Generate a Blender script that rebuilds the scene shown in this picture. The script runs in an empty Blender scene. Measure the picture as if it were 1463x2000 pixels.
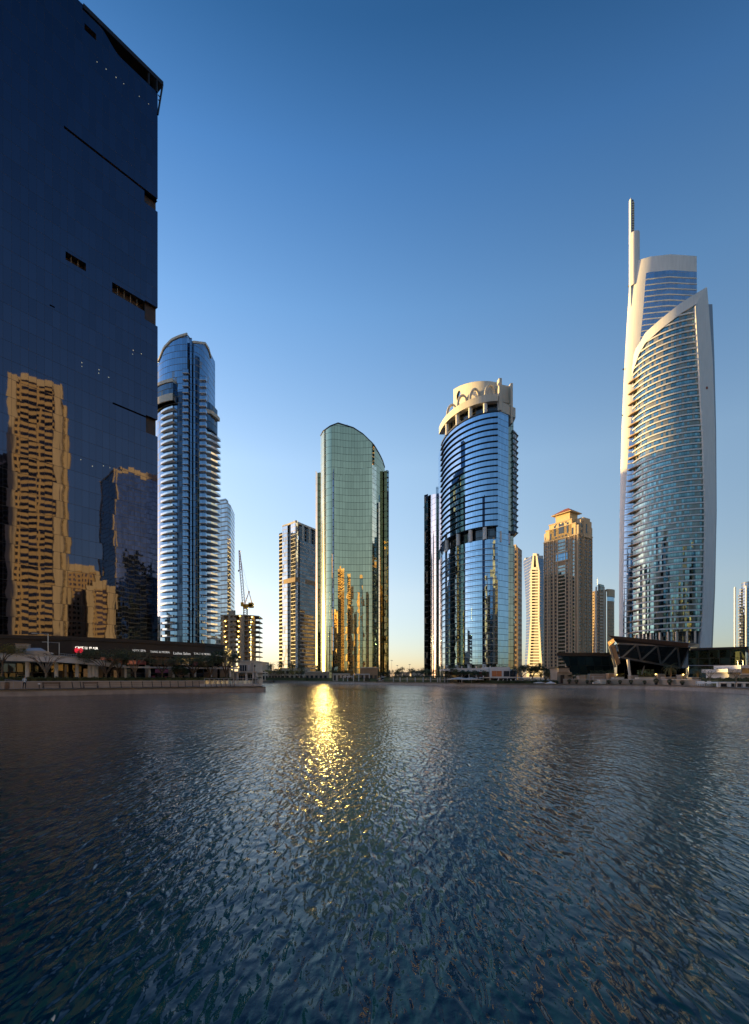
import bpy, math, random
from math import sin, cos, pi, radians, atan2, hypot, floor
from mathutils import Vector
S = bpy.context.scene
COL = S.collection
# ---------------------------------------------------------------- camera
FPX, CX, HY, H = 1000.0, 731.5, 1323.0, 2.5          # focal length in photo pixels, centre column, horizon row, eye height
cd = bpy.data.cameras.new('camera'); co = bpy.data.objects.new('camera', cd); COL.objects.link(co); S.camera = co
cd.sensor_fit = 'HORIZONTAL'; cd.sensor_width = 36; cd.lens = 36*FPX/1463; cd.shift_y = (HY-1000)/1463
cd.clip_start = .2; cd.clip_end = 9000
co.location = (0, 0, H); co.rotation_euler = (pi/2, 0, 0)
# ---------------------------------------------------------------- sky, sun, exposure
SUN_EL, SUN_AZ = radians(3.7), radians(-60)
W = bpy.data.worlds.new('World'); S.world = W; W.use_nodes = True
wn, wl = W.node_tree.nodes, W.node_tree.links
sky = wn.new('ShaderNodeTexSky'); sky.sky_type = 'NISHITA'; sky.sun_disc = False
sky.sun_elevation = SUN_EL; sky.sun_rotation = SUN_AZ
sky.air_density, sky.dust_density, sky.ozone_density = .7, .3, 3.0
tc = wn.new('ShaderNodeTexCoord'); sp = wn.new('ShaderNodeSeparateXYZ'); wl.new(tc.outputs['Generated'], sp.inputs[0])
rp = wn.new('ShaderNodeValToRGB'); wl.new(sp.outputs[2], rp.inputs[0])
keys = [(0.0, (2.7, 1.8, 1.9)), (.024, (3.6, 2.38, 1.95)), (.16, (7.6, 3.94, 2.55)), (.38, (9.4, 5.5, 3.7)),
        (.58, (6.0, 4.85, 4.0)), (.71, (3.3, 3.6, 3.56)), (.79, (1.7, 2.4, 2.55)), (.9, (1.2, 1.8, 2.1))]
el = rp.color_ramp.elements
while len(el) < len(keys): el.new(.5)
for e, (p, c) in zip(el, keys): e.position = p; e.color = tuple(v/10 for v in c)+(1,)
mu = wn.new('ShaderNodeVectorMath'); mu.operation = 'MULTIPLY'
wl.new(sky.outputs[0], mu.inputs[0]); wl.new(rp.outputs[0], mu.inputs[1])
ms = wn.new('ShaderNodeVectorMath'); ms.operation = 'SCALE'; 
dt = wn.new('ShaderNodeVectorMath'); dt.operation = 'DOT_PRODUCT'; wl.new(tc.outputs['Generated'], dt.inputs[0]); dt.inputs[1].default_value = (sin(SUN_AZ), cos(SUN_AZ), 0)
md = wn.new('ShaderNodeMapRange'); md.interpolation_type = 'SMOOTHSTEP'; wl.new(dt.outputs['Value'], md.inputs[0])      # the sky opposite the low sun is darker
md.inputs[1].default_value = -.95; md.inputs[2].default_value = .5; md.inputs[3].default_value = 4.35*.45; md.inputs[4].default_value = 4.35
wl.new(md.outputs[0], ms.inputs['Scale'])
wl.new(mu.outputs[0], ms.inputs[0]); wl.new(ms.outputs[0], wn['Background'].inputs[0])
wn['Background'].inputs[1].default_value = .15
sd = bpy.data.lights.new('sun', 'SUN'); sd.energy = 5.0; sd.angle = radians(.53); sd.color = (1, .66, .22)
so = bpy.data.objects.new('sun', sd); COL.objects.link(so)
SV = Vector((sin(SUN_AZ)*cos(SUN_EL), cos(SUN_AZ)*cos(SUN_EL), sin(SUN_EL)))
so.rotation_euler = SV.to_track_quat('Z', 'Y').to_euler(); so.location = (0, 0, 300)
vs = S.view_settings; vs.view_transform = 'Standard'; vs.look = 'None'; vs.exposure = 1.2; vs.gamma = 1
S.render.engine = 'CYCLES'
cy = S.cycles; cy.max_bounces = 8; cy.glossy_bounces = 6; cy.diffuse_bounces = 2; cy.transparent_max_bounces = 8
cy.sample_clamp_indirect = 40; cy.blur_glossy = 0.0; cy.use_denoising = True

def X(px, D): return (px-CX)*D/FPX
def Zy(py, D): return H+(HY-py)*D/FPX
def P(px, D): return (X(px, D), D)
def lerp(a, b, t): return a+(b-a)*t
def tab(T, x):
    if x <= T[0][0]: return T[0][1]
    for (a, b), (c, d) in zip(T, T[1:]):
        if x <= c: return lerp(b, d, (x-a)/(c-a))
    return T[-1][1]
R = random.Random(7)

# ---------------------------------------------------------------- materials
def nt(name):
    m = bpy.data.materials.new(name); m.use_nodes = True
    n, l = m.node_tree.nodes, m.node_tree.links
    return m, n, l, n['Principled BSDF']
def mth(n, l, op, a, b=None, c=None):
    q = n.new('ShaderNodeMath'); q.operation = op
    for i, v in enumerate((a, b, c)):
        if v is None: continue
        if isinstance(v, (int, float)): q.inputs[i].default_value = v
        else: l.new(v, q.inputs[i])
    return q.outputs[0]
def plain(name, col, rough=.6, metal=0, var=.12, scale=.8, bump=0, emit=None, estr=0, spec=.4, vert=False):
    m, n, l, b = nt(name)
    b.inputs['Roughness'].default_value = rough; b.inputs['Metallic'].default_value = metal
    b.inputs['Specular IOR Level'].default_value = spec
    if var or bump:
        g = n.new('ShaderNodeNewGeometry'); mp = n.new('ShaderNodeMapping')
        mp.inputs['Scale'].default_value = (scale*3, scale*3, scale*.3) if vert else (scale,)*3
        l.new(g.outputs['Position'], mp.inputs[0])
        t = n.new('ShaderNodeTexNoise'); t.inputs['Scale'].default_value = 1; t.inputs['Detail'].default_value = 5
        l.new(mp.outputs[0], t.inputs['Vector'])
        r = n.new('ShaderNodeMapRange'); l.new(t.outputs['Fac'], r.inputs[0])
        r.inputs[1].default_value = .3; r.inputs[2].default_value = .7; r.inputs[3].default_value = 1-var; r.inputs[4].default_value = 1+var
        s = n.new('ShaderNodeVectorMath'); s.operation = 'SCALE'; s.inputs[0].default_value = col; l.new(r.outputs[0], s.inputs['Scale'])
        l.new(s.outputs[0], b.inputs['Base Color'])
        if bump:
            bp = n.new('ShaderNodeBump'); bp.inputs['Strength'].default_value = bump; bp.inputs['Distance'].default_value = .05
            l.new(t.outputs['Fac'], bp.inputs['Height']); l.new(bp.outputs[0], b.inputs['Normal'])
    else: b.inputs['Base Color'].default_value = (*col, 1)
    if emit: b.inputs['Emission Color'].default_value = (*emit, 1); b.inputs['Emission Strength'].default_value = estr
    return m
def glass(name, tint, fh=3.4, pw=1.5, frame=(.03, .035, .04), jit=.006, wob=.004, lu=.06, lv=.10, spand=0., sp_tint=None,
          rough=.015, vary=.16, wscale=.35, frough=.5, blinds=0.):
    """curtain wall in metres of wall length (u) and height (v): panes that each tilt a little, mullions, floor joints"""
    m, n, l, b = nt(name)
    uv = n.new('ShaderNodeUVMap'); se = n.new('ShaderNodeSeparateXYZ'); l.new(uv.outputs[0], se.inputs[0])
    u = mth(n, l, 'DIVIDE', se.outputs[0], pw); v = mth(n, l, 'DIVIDE', se.outputs[1], fh)
    fu, fv = mth(n, l, 'FRACT', u), mth(n, l, 'FRACT', v)
    iu, iv = mth(n, l, 'FLOOR', u), mth(n, l, 'FLOOR', v)
    line = mth(n, l, 'MAXIMUM', mth(n, l, 'LESS_THAN', fu, lu), mth(n, l, 'LESS_THAN', fv, lv))
    cb = n.new('ShaderNodeCombineXYZ'); l.new(iu, cb.inputs[0]); l.new(iv, cb.inputs[1])
    wn_ = n.new('ShaderNodeTexWhiteNoise'); wn_.noise_dimensions = '3D'; l.new(cb.outputs[0], wn_.inputs['Vector'])
    s1 = n.new('ShaderNodeVectorMath'); s1.operation = 'SUBTRACT'; l.new(wn_.outputs['Color'], s1.inputs[0]); s1.inputs[1].default_value = (.5,)*3
    s2 = n.new('ShaderNodeVectorMath'); s2.operation = 'SCALE'; l.new(s1.outputs[0], s2.inputs[0]); s2.inputs['Scale'].default_value = jit*2
    nz = n.new('ShaderNodeTexNoise'); nz.inputs['Scale'].default_value = wscale; nz.inputs['Detail'].default_value = 2
    ad = n.new('ShaderNodeVectorMath'); ad.operation = 'ADD'; l.new(uv.outputs[0], ad.inputs[0])
    ws = n.new('ShaderNodeVectorMath'); ws.operation = 'SCALE'; l.new(wn_.outputs['Color'], ws.inputs[0]); ws.inputs['Scale'].default_value = 60 if jit > 0 else 0
    l.new(ws.outputs[0], ad.inputs[1]); l.new(ad.outputs[0], nz.inputs['Vector'])
    s3 = n.new('ShaderNodeVectorMath'); s3.operation = 'SUBTRACT'; l.new(nz.outputs['Color'], s3.inputs[0]); s3.inputs[1].default_value = (.5,)*3
    s4 = n.new('ShaderNodeVectorMath'); s4.operation = 'SCALE'; l.new(s3.outputs[0], s4.inputs[0]); s4.inputs['Scale'].default_value = wob*4
    ge = n.new('ShaderNodeNewGeometry')
    a1 = n.new('ShaderNodeVectorMath'); l.new(ge.outputs['Normal'], a1.inputs[0]); l.new(s2.outputs[0], a1.inputs[1])
    a2 = n.new('ShaderNodeVectorMath'); l.new(a1.outputs[0], a2.inputs[0]); l.new(s4.outputs[0], a2.inputs[1])
    nn = n.new('ShaderNodeVectorMath'); nn.operation = 'NORMALIZE'; l.new(a2.outputs[0], nn.inputs[0])
    b.inputs['Metallic'].default_value = 1; b.inputs['Roughness'].default_value = rough
    l.new(nn.outputs[0], b.inputs['Normal'])
    r = n.new('ShaderNodeMapRange'); l.new(wn_.outputs['Value'], r.inputs[0]); r.inputs[3].default_value = 1-vary; r.inputs[4].default_value = 1+vary
    base = n.new('ShaderNodeMix'); base.data_type = 'RGBA'; base.inputs[6].default_value = (*tint, 1); base.inputs[7].default_value = (*(sp_tint or tint), 1)
    if spand: l.new(mth(n, l, 'LESS_THAN', fv, spand), base.inputs[0])
    else: base.inputs[0].default_value = 0
    sc = n.new('ShaderNodeVectorMath'); sc.operation = 'SCALE'; l.new(base.outputs[2], sc.inputs[0]); l.new(r.outputs[0], sc.inputs['Scale'])
    l.new(sc.outputs[0], b.inputs['Base Color'])
    f = n.new('ShaderNodeBsdfPrincipled'); f.inputs['Base Color'].default_value = (*frame, 1); f.inputs['Roughness'].default_value = frough
    mx = n.new('ShaderNodeMixShader'); l.new(line, mx.inputs[0]); l.new(b.outputs[0], mx.inputs[1]); l.new(f.outputs[0], mx.inputs[2])
    top = mx.outputs[0]
    if blinds:      # some panes have pale blinds or a room wall behind them
        d = n.new('ShaderNodeBsdfPrincipled'); d.inputs['Base Color'].default_value = (.30, .28, .21, 1); d.inputs['Roughness'].default_value = .15
        cb2 = n.new('ShaderNodeCombineXYZ'); l.new(iu, cb2.inputs[0]); l.new(iv, cb2.inputs[1]); cb2.inputs[2].default_value = 5.5
        w2 = n.new('ShaderNodeTexWhiteNoise'); l.new(cb2.outputs[0], w2.inputs['Vector'])
        k = mth(n, l, 'MULTIPLY', mth(n, l, 'LESS_THAN', w2.outputs['Value'], blinds), mth(n, l, 'SUBTRACT', 1.0, line))
        k2 = mth(n, l, 'MULTIPLY', k, .6)
        m2 = n.new('ShaderNodeMixShader'); l.new(k2, m2.inputs[0]); l.new(top, m2.inputs[1]); l.new(d.outputs[0], m2.inputs[2]); top = m2.outputs[0]
    l.new(top, n['Material Output'].inputs[0])
    return m
def leafmat(name, col, var=.4):
    m, n, l, b = nt(name)
    g = n.new('ShaderNodeNewGeometry'); r = n.new('ShaderNodeMapRange'); l.new(g.outputs['Random Per Island'], r.inputs[0])
    r.inputs[3].default_value = 1-var; r.inputs[4].default_value = 1+var
    s = n.new('ShaderNodeVectorMath'); s.operation = 'SCALE'; s.inputs[0].default_value = col; l.new(r.outputs[0], s.inputs['Scale'])
    l.new(s.outputs[0], b.inputs['Base Color']); b.inputs['Roughness'].default_value = .6
    tr = n.new('ShaderNodeBsdfTranslucent'); l.new(s.outputs[0], tr.inputs[0])
    mx = n.new('ShaderNodeMixShader'); mx.inputs[0].default_value = .35
    l.new(b.outputs[0], mx.inputs[1]); l.new(tr.outputs[0], mx.inputs[2]); l.new(mx.outputs[0], n['Material Output'].inputs[0])
    return m
M = {}
M['white'] = plain('white cladding', (.72, .71, .69), .45, var=.06, scale=.3, vert=True)
M['cream'] = plain('cream concrete', (.62, .57, .48), .6, var=.08, scale=.4, vert=True)
M['beige'] = plain('beige render', (.54, .42, .28), .7, var=.1, scale=.3, vert=True)
M['sand'] = plain('sand stone', (.36, .29, .22), .75, var=.14, scale=.7, bump=.2)
M['brownstone'] = plain('brown stone', (.38, .245, .14), .7, var=.1, scale=.3, vert=True)
M['bronze'] = plain('dark bronze', (.09, .06, .04), .5, metal=.3, var=.1)
M['concrete'] = plain('raw concrete', (.33, .29, .23), .8, var=.16, scale=.6, bump=.2)
M['quay'] = plain('quay stone', (.34, .31, .29), .7, var=.2, scale=.9, bump=.3)
M['coping'] = plain('quay coping', (.46, .43, .40), .6, var=.12, scale=1.2)
M['paving'] = plain('pink paving', (.42, .31, .26), .7, var=.12, scale=1.5)
M['ground'] = plain('ground paving', (.22, .19, .16), .8, var=.2, scale=.15)
M['dark'] = plain('dark cladding', (.022, .020, .020), .45, var=.15, scale=.4)
M['darkmetal'] = plain('dark metal', (.035, .037, .042), .4, metal=.6, var=.1)
M['greymetal'] = plain('grey metal', (.32, .33, .35), .35, metal=.7, var=.06)
M['steel'] = plain('galvanised steel', (.5, .5, .5), .35, metal=.9, var=.05)
M['glassdark'] = plain('dark window glass', (.03, .04, .05), .06, var=.0, spec=.9)
M['redroof'] = plain('red tile roof', (.32, .10, .05), .7, var=.15, scale=1.2)
M['yellow'] = plain('yellow machine paint', (.75, .38, .03), .4, var=.06)
M['cranered'] = plain('red crane steel', (.30, .09, .05), .5, var=.1)
M['wood'] = plain('brown wood', (.16, .09, .05), .6, var=.2, scale=3)
M['bark'] = plain('bark', (.13, .095, .065), .85, var=.25, scale=4, bump=.4)
M['palebark'] = plain('pale bark', (.25, .20, .15), .85, var=.25, scale=4, bump=.4)
M['hedge'] = leafmat('hedge leaves', (.11, .13, .05))
M['leaf'] = leafmat('acacia leaves', (.13, .14, .06))
M['leafdark'] = leafmat('dark leaves', (.075, .10, .04))
M['leafyel'] = leafmat('yellow green leaves', (.22, .18, .04))
M['palm'] = leafmat('palm fronds', (.10, .11, .045))
M['orange'] = plain('orange panel', (.55, .19, .07), .5, var=.1)
M['redpanel'] = plain('red shop panel', (.22, .04, .04), .4, var=.2)
M['pink'] = plain('pink shop board', (.55, .16, .25), .5, var=.05)
M['canvas'] = plain('white canvas', (.70, .68, .63), .8, var=.05)
M['skin'] = plain('skin', (.35, .20, .13), .5, var=.0)
M['shirt'] = plain('pale blue shirt', (.50, .56, .62), .8, var=.05)
M['trousers'] = plain('dark trousers', (.02, .022, .03), .8, var=.05)
M['hair'] = plain('black hair', (.012, .01, .01), .6, var=0)
M['carpaint'] = plain('silver car paint', (.45, .46, .47), .25, metal=.6, var=0)
M['rubber'] = plain('black rubber', (.015, .015, .015), .8, var=0)
M['lamp'] = plain('warm lamp', (.8, .5, .2), .5, var=0, emit=(1, .62, .16), estr=2.6)
M['worklamp'] = plain('site lamp', (.8, .5, .2), .5, var=0, emit=(1, .60, .12), estr=6)
M['sign'] = plain('lit white letters', (.5, .5, .5), .5, var=0, emit=(1, .97, .9), estr=.16)
M['signbright'] = plain('bright lit letters', (.8, .8, .8), .5, var=0, emit=(1, .9, .75), estr=.8)
M['redlamp'] = plain('red lantern', (.5, .02, .03), .5, var=0, emit=(1, .03, .06), estr=.28)
M['warmwin'] = plain('lit shop window', (.3, .2, .1), .3, var=.7, scale=1.2, emit=(1, .55, .25), estr=.03)
M['rosewin'] = plain('lit red shop interior', (.35, .12, .07), .3, var=.8, scale=2.2, emit=(1, .3, .16), estr=.035)
M['dotlight'] = plain('ceiling light', (.8, .8, .6), .5, var=0, emit=(1, .9, .6), estr=.16)

# ---------------------------------------------------------------- mesh builder
ORG = {}
class MB:
    def __init__(s): s.v = []; s.f = []; s.uv = []; s.mi = []
    def face(s, pts, uvs=None, m=0):
        i = len(s.v); s.v += [tuple(p) for p in pts]; s.f.append(tuple(range(i, i+len(pts))))
        if uvs is None:
            a = Vector(pts[0]); e1 = (Vector(pts[1])-a); L = e1.length or 1; e1 = e1/L
            nn = e1.cross(Vector(pts[-1])-a); nn = nn.normalized() if nn.length else Vector((0, 0, 1)); e2 = nn.cross(e1)
            uvs = [((Vector(p)-a).dot(e1), (Vector(p)-a).dot(e2)) for p in pts]
        s.uv += uvs; s.mi.append(m)
    def box(s, x0, x1, y0, y1, z0, z1, m=0): s.prism([(x0, y0), (x1, y0), (x1, y1), (x0, y1)], z0, z1, m)
    def prism(s, pts, z0, z1, m=0, mt=None, cap=True):
        """closed outline, anticlockwise from above; z0, z1 numbers or one value per corner"""
        k = len(pts); A = z0 if isinstance(z0, (list, tuple)) else [z0]*k; B = z1 if isinstance(z1, (list, tuple)) else [z1]*k
        u = 0
        for i in range(k):
            j = (i+1) % k; p, q = pts[i], pts[j]; d = hypot(q[0]-p[0], q[1]-p[1])
            s.face([(*p, A[i]), (*q, A[j]), (*q, B[j]), (*p, B[i])], [(u, A[i]), (u+d, A[j]), (u+d, B[j]), (u, B[i])], m); u += d
        if cap:
            mt = m if mt is None else mt
            s.face([(*p, b) for p, b in zip(pts, B)], [(p[0], p[1]) for p in pts], mt)
            s.face([(*p, a) for p, a in reversed(list(zip(pts, A)))], [(p[0], p[1]) for p in reversed(pts)], mt)
    def obox(s, c, ang, hx, hy, z0, z1, m=0):
        ca, sa = cos(ang), sin(ang)
        s.prism([(c[0]+a*hx*ca-b*hy*sa, c[1]+a*hx*sa+b*hy*ca) for a, b in ((-1, -1), (1, -1), (1, 1), (-1, 1))], z0, z1, m)
    def wall(s, pts, z0, z1, m=0, u0=0):
        """open wall, corners from left to right as seen from outside"""
        k = len(pts); A = z0 if isinstance(z0, (list, tuple)) else [z0]*k; B = z1 if isinstance(z1, (list, tuple)) else [z1]*k
        u = u0
        for i in range(k-1):
            p, q = pts[i], pts[i+1]; d = hypot(q[0]-p[0], q[1]-p[1])
            s.face([(*p, A[i]), (*q, A[i+1]), (*q, B[i+1]), (*p, B[i])], [(u, A[i]), (u+d, A[i+1]), (u+d, B[i+1]), (u, B[i])], m); u += d
        return u
    def band(s, pts, off, z0, z1, m=0, inn=0.):
        """a shelf that follows a wall and stands out from it by off metres (number or one per corner)"""
        k = len(pts); O = off if isinstance(off, (list, tuple)) else [off]*k
        A = z0 if isinstance(z0, (list, tuple)) else [z0]*k; B = z1 if isinstance(z1, (list, tuple)) else [z1]*k
        ns = normals(pts); ou = [(p[0]+n[0]*o, p[1]+n[1]*o) for p, n, o in zip(pts, ns, O)]
        pi_ = [(p[0]-n[0]*inn, p[1]-n[1]*inn) for p, n in zip(pts, ns)]
        s.wall(ou, A, B, m)
        for i in range(k-1):
            s.face([(*ou[i], B[i]), (*ou[i+1], B[i+1]), (*pi_[i+1], B[i+1]), (*pi_[i], B[i])], None, m)
            s.face([(*pi_[i], A[i]), (*pi_[i+1], A[i+1]), (*ou[i+1], A[i+1]), (*ou[i], A[i])], None, m)
        s.face([(*pi_[0], A[0]), (*ou[0], A[0]), (*ou[0], B[0]), (*pi_[0], B[0])], None, m)
        s.face([(*ou[-1], A[-1]), (*pi_[-1], A[-1]), (*pi_[-1], B[-1]), (*ou[-1], B[-1])], None, m)
    def tube(s, p0, p1, r0, r1=None, n=6, m=0, cap=True):
        r1 = r0 if r1 is None else r1
        p0, p1 = Vector(p0), Vector(p1); d = (p1-p0); L = d.length
        if L < 1e-6: return
        d /= L; a = d.orthogonal().normalized(); b = d.cross(a)
        c0 = [p0+(a*cos(2*pi*i/n)+b*sin(2*pi*i/n))*r0 for i in range(n)]; c1 = [p1+(a*cos(2*pi*i/n)+b*sin(2*pi*i/n))*r1 for i in range(n)]
        for i in range(n):
            j = (i+1) % n; s.face([c0[i], c0[j], c1[j], c1[i]], [(i, 0), (i+1, 0), (i+1, L), (i, L)], m)
        if cap: s.face(c1, None, m); s.face(c0[::-1], None, m)
    def path(s, pts, r, n=6, m=0):
        for i in range(len(pts)-1):
            ra = r[i] if isinstance(r, list) else r; rb = r[i+1] if isinstance(r, list) else r
            s.tube(pts[i], pts[i+1], ra, rb, n, m)
    def lathe(s, c, prof, n=16, m=0):
        for (r0, z0), (r1, z1) in zip(prof, prof[1:]):
            for i in range(n):
                a, b = 2*pi*i/n, 2*pi*(i+1)/n
                s.face([(c[0]+r0*cos(a), c[1]+r0*sin(a), z0), (c[0]+r0*cos(b), c[1]+r0*sin(b), z0), (c[0]+r1*cos(b), c[1]+r1*sin(b), z1), (c[0]+r1*cos(a), c[1]+r1*sin(a), z1)], None, m)
    def build(s, name, mats, parent=None, label=None, kind=None, smooth=None, merge=False):
        me = bpy.data.meshes.new(name)
        o0 = ORG.get(parent.name, Vector()) if parent else Vector()
        me.from_pydata([(v[0]-o0.x, v[1]-o0.y, v[2]-o0.z) for v in s.v], [], s.f)
        uvl = me.uv_layers.new(name='UVMap'); fl = [c for t in s.uv for c in t]; uvl.data.foreach_set('uv', fl)
        if not isinstance(mats, (list, tuple)): mats = [mats]
        for m in mats: me.materials.append(M[m] if isinstance(m, str) else m)
        me.polygons.foreach_set('material_index', s.mi)
        if merge or smooth:
            import bmesh
            bm = bmesh.new(); bm.from_mesh(me); bmesh.ops.remove_doubles(bm, verts=bm.verts, dist=.0005); bm.to_mesh(me); bm.free()
        me.update()
        if smooth:
            me.polygons.foreach_set('use_smooth', [True]*len(me.polygons)); me.set_sharp_from_angle(angle=radians(smooth))
        o = bpy.data.objects.new(name, me); COL.objects.link(o)
        if parent: o.parent = parent; ORG[o.name] = o0
        if label: o['label'] = label
        if kind: o['kind'] = kind
        return o
def normals(pts):
    k = len(pts); out = []
    for i in range(k):
        a, b = pts[max(i-1, 0)], pts[min(i+1, k-1)]; dx, dy = b[0]-a[0], b[1]-a[1]; L = hypot(dx, dy) or 1
        out.append((dy/L, -dx/L))
    return out
def offs(pts, o): return [(p[0]+n[0]*o, p[1]+n[1]*o) for p, n in zip(pts, normals(pts))]
def arc(cx, cy, a, b, d0, d1, n): return [(cx+a*cos(radians(lerp(d0, d1, i/n))), cy+b*sin(radians(lerp(d0, d1, i/n)))) for i in range(n+1)]
def thing(name, label, cat, loc=(0, 0, 0), group=None):
    o = bpy.data.objects.new(name, None); COL.objects.link(o); o.location = loc; ORG[o.name] = Vector(loc)
    o.empty_display_size = .3
    o['label'] = label; o['category'] = cat
    if group: o['group'] = group
    return o
def tag(o, label, cat, group=None):
    o['label'] = label; o['category'] = cat
    if group: o['group'] = group
    return o
def dup(o, loc=None, rotz=None, scale=None, label=None, parent=None):
    c = o.copy(); COL.objects.link(c)
    if parent: c.parent = parent
    if loc is not None: c.location = loc
    if rotz is not None: c.rotation_euler = (0, 0, rotz)
    if scale is not None: c.scale = (scale,)*3 if isinstance(scale, (int, float)) else scale
    if label: c['label'] = label
    for ch in list(o.children): dup(ch, parent=c)
    return c
def windows(parent, name, items, mat, limit=100):
    """items: (centre x, y, z, heading of the wall, width, height, depth); the first hundred are parts of their own"""
    o0 = ORG[parent.name]; base = None
    for (x, y, z, a, w, h, d) in items[:limit]:
        if base is None:
            mb = MB(); mb.box(-.5, .5, -.5, .5, -.5, .5); base = mb.build(name, mat, None); base.parent = parent; o = base
        else:
            o = base.copy(); COL.objects.link(o); o.parent = parent
        o.location = (x-o0.x, y-o0.y, z-o0.z); o.rotation_euler = (0, 0, a); o.scale = (w, d, h)
    if len(items) > limit:
        mb = MB()
        for (x, y, z, a, w, h, d) in items[limit:]: mb.obox((x, y), a, w/2, d/2, z-h/2, z+h/2)
        mb.build(name+'_grid', mat, parent, kind='stuff')
GZ = .9
# ---------------------------------------------------------------- setting: water, ground, quay
shore = [(70, -30), (70, 20), (62, 58), (53.8, 73.5), (57.3, 84), (59.5, 96), (58.2, 110), (51.6, 119), (41, 126), (31.5, 132), (20.4, 155), (10, 172), (-6, 192), (-27.8, 225),
         (-52, 262), (-52, 240), (-48, 215), (-41, 170), (-33, 130), (-24.5, 107), (-21.8, 98), (-20.4, 94.6), (-19.6, 92.2), (-19.7, 90.6), (-20.6, 89.4), (-24.9, 87), (-31.5, 82.5), (-36.8, 78),
         (-40.8, 74), (-44.9, 70), (-48.8, 66.7), (-60, 62), (-80, 56), (-100, 30), (-100, -30), (0, -34)]
FARD = [(520, 263), (608, 225), (700, 192), (790, 172), (863, 155), (970, 132), (1057, 126), (1165, 119), (1261, 110), (1351, 96), (1413, 84), (1463, 73.5)]
def FD(px, o=0): return tab(FARD, px)+o
def dens(pts, step):
    out = []
    for a, b in zip(pts, pts[1:]):
        k = max(1, int(hypot(b[0]-a[0], b[1]-a[1])/step))
        out += [(lerp(a[0], b[0], i/k), lerp(a[1], b[1], i/k)) for i in range(k)]
    return out+[pts[-1]]
loop = shore+[shore[0]]
import bmesh
bm = bmesh.new(); outer = [(-6000, -4000), (6000, -4000), (6000, 8000), (-6000, 8000)]
for lp in (loop[:-1], outer):
    vv = [bm.verts.new((*p, GZ)) for p in lp]
    for i in range(len(vv)): bm.edges.new((vv[i], vv[(i+1) % len(vv)]))
bmesh.ops.triangle_fill(bm, use_beauty=True, use_dissolve=False, edges=bm.edges[:], normal=(0, 0, 1))
me = bpy.data.meshes.new('ground'); bm.to_mesh(me); bm.free(); me.materials.append(M['ground'])
go = bpy.data.objects.new('ground', me); COL.objects.link(go); go['kind'] = 'structure'
q = MB(); rev = loop[::-1]
q.wall(loop, -1.5, GZ-.16); q.build('quay', 'quay', kind='structure')
k = MB(); inner = offs(loop, .12)
k.band(loop, .55, GZ-.18, GZ+.06, inn=.14); k.build('kerb', 'coping', kind='structure')

def water_mat():
    m, n, l, b = nt('lake water')
    b.inputs['Base Color'].default_value = (.002, .024, .042, 1); b.inputs['Roughness'].default_value = .006; b.inputs['IOR'].default_value = 1.333
    b.inputs['Specular IOR Level'].default_value = .5
    g = n.new('ShaderNodeNewGeometry')
    def layer(scale, rot, sx, sy, detail, dist):
        mp = n.new('ShaderNodeMapping'); mp.inputs['Rotation'].default_value = (0, 0, radians(rot)); mp.inputs['Scale'].default_value = (scale*sx, scale*sy, scale)
        l.new(g.outputs['Position'], mp.inputs[0])
        t = n.new('ShaderNodeTexNoise'); t.inputs['Scale'].default_value = 1; t.inputs['Detail'].default_value = detail; t.inputs['Distortion'].default_value = dist
        l.new(mp.outputs[0], t.inputs['Vector']); return t.outputs['Fac']
    big = layer(.30, 28, 1, .55, 1, .3); med = layer(2.1, 40, 1.1, .5, 1, .5); mid = layer(7.0, 33, 1.15, .38, 1, .6); cross = layer(5.2, -50, 1, .42, 1, .5); small = layer(16, 20, 1, .5, 2, .4)
    h = mth(n, l, 'ADD', mth(n, l, 'MULTIPLY', big, .06), mth(n, l, 'MULTIPLY', mid, .027))
    h = mth(n, l, 'ADD', h, mth(n, l, 'ADD', mth(n, l, 'MULTIPLY', small, .004), mth(n, l, 'MULTIPLY', cross, .017)))
    h = mth(n, l, 'ADD', h, mth(n, l, 'MULTIPLY', med, .030))
    gust = layer(.06, 10, 1, .45, 3, .4)          # patches of calmer and rougher water
    gr = n.new('ShaderNodeMapRange'); l.new(gust, gr.inputs[0]); gr.inputs[1].default_value = .3; gr.inputs[2].default_value = .7; gr.inputs[3].default_value = .55; gr.inputs[4].default_value = 1.3
    bp = n.new('ShaderNodeBump'); bp.inputs['Distance'].default_value = 1.0; bp.inputs['Strength'].default_value = 1
    l.new(mth(n, l, 'MULTIPLY', mth(n, l, 'MULTIPLY', h, gr.outputs[0]), 1.45), bp.inputs['Height']); l.new(bp.outputs[0], b.inputs['Normal'])
    return m
M['water'] = water_mat()
wv = MB(); wv.box(-140, 100, -60, 290, -3, 0); wv.f = wv.f[4:5]; wv.mi = wv.mi[4:5]; wv.uv = wv.uv[16:20]
wv.build('water', 'water', kind='structure')

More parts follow.
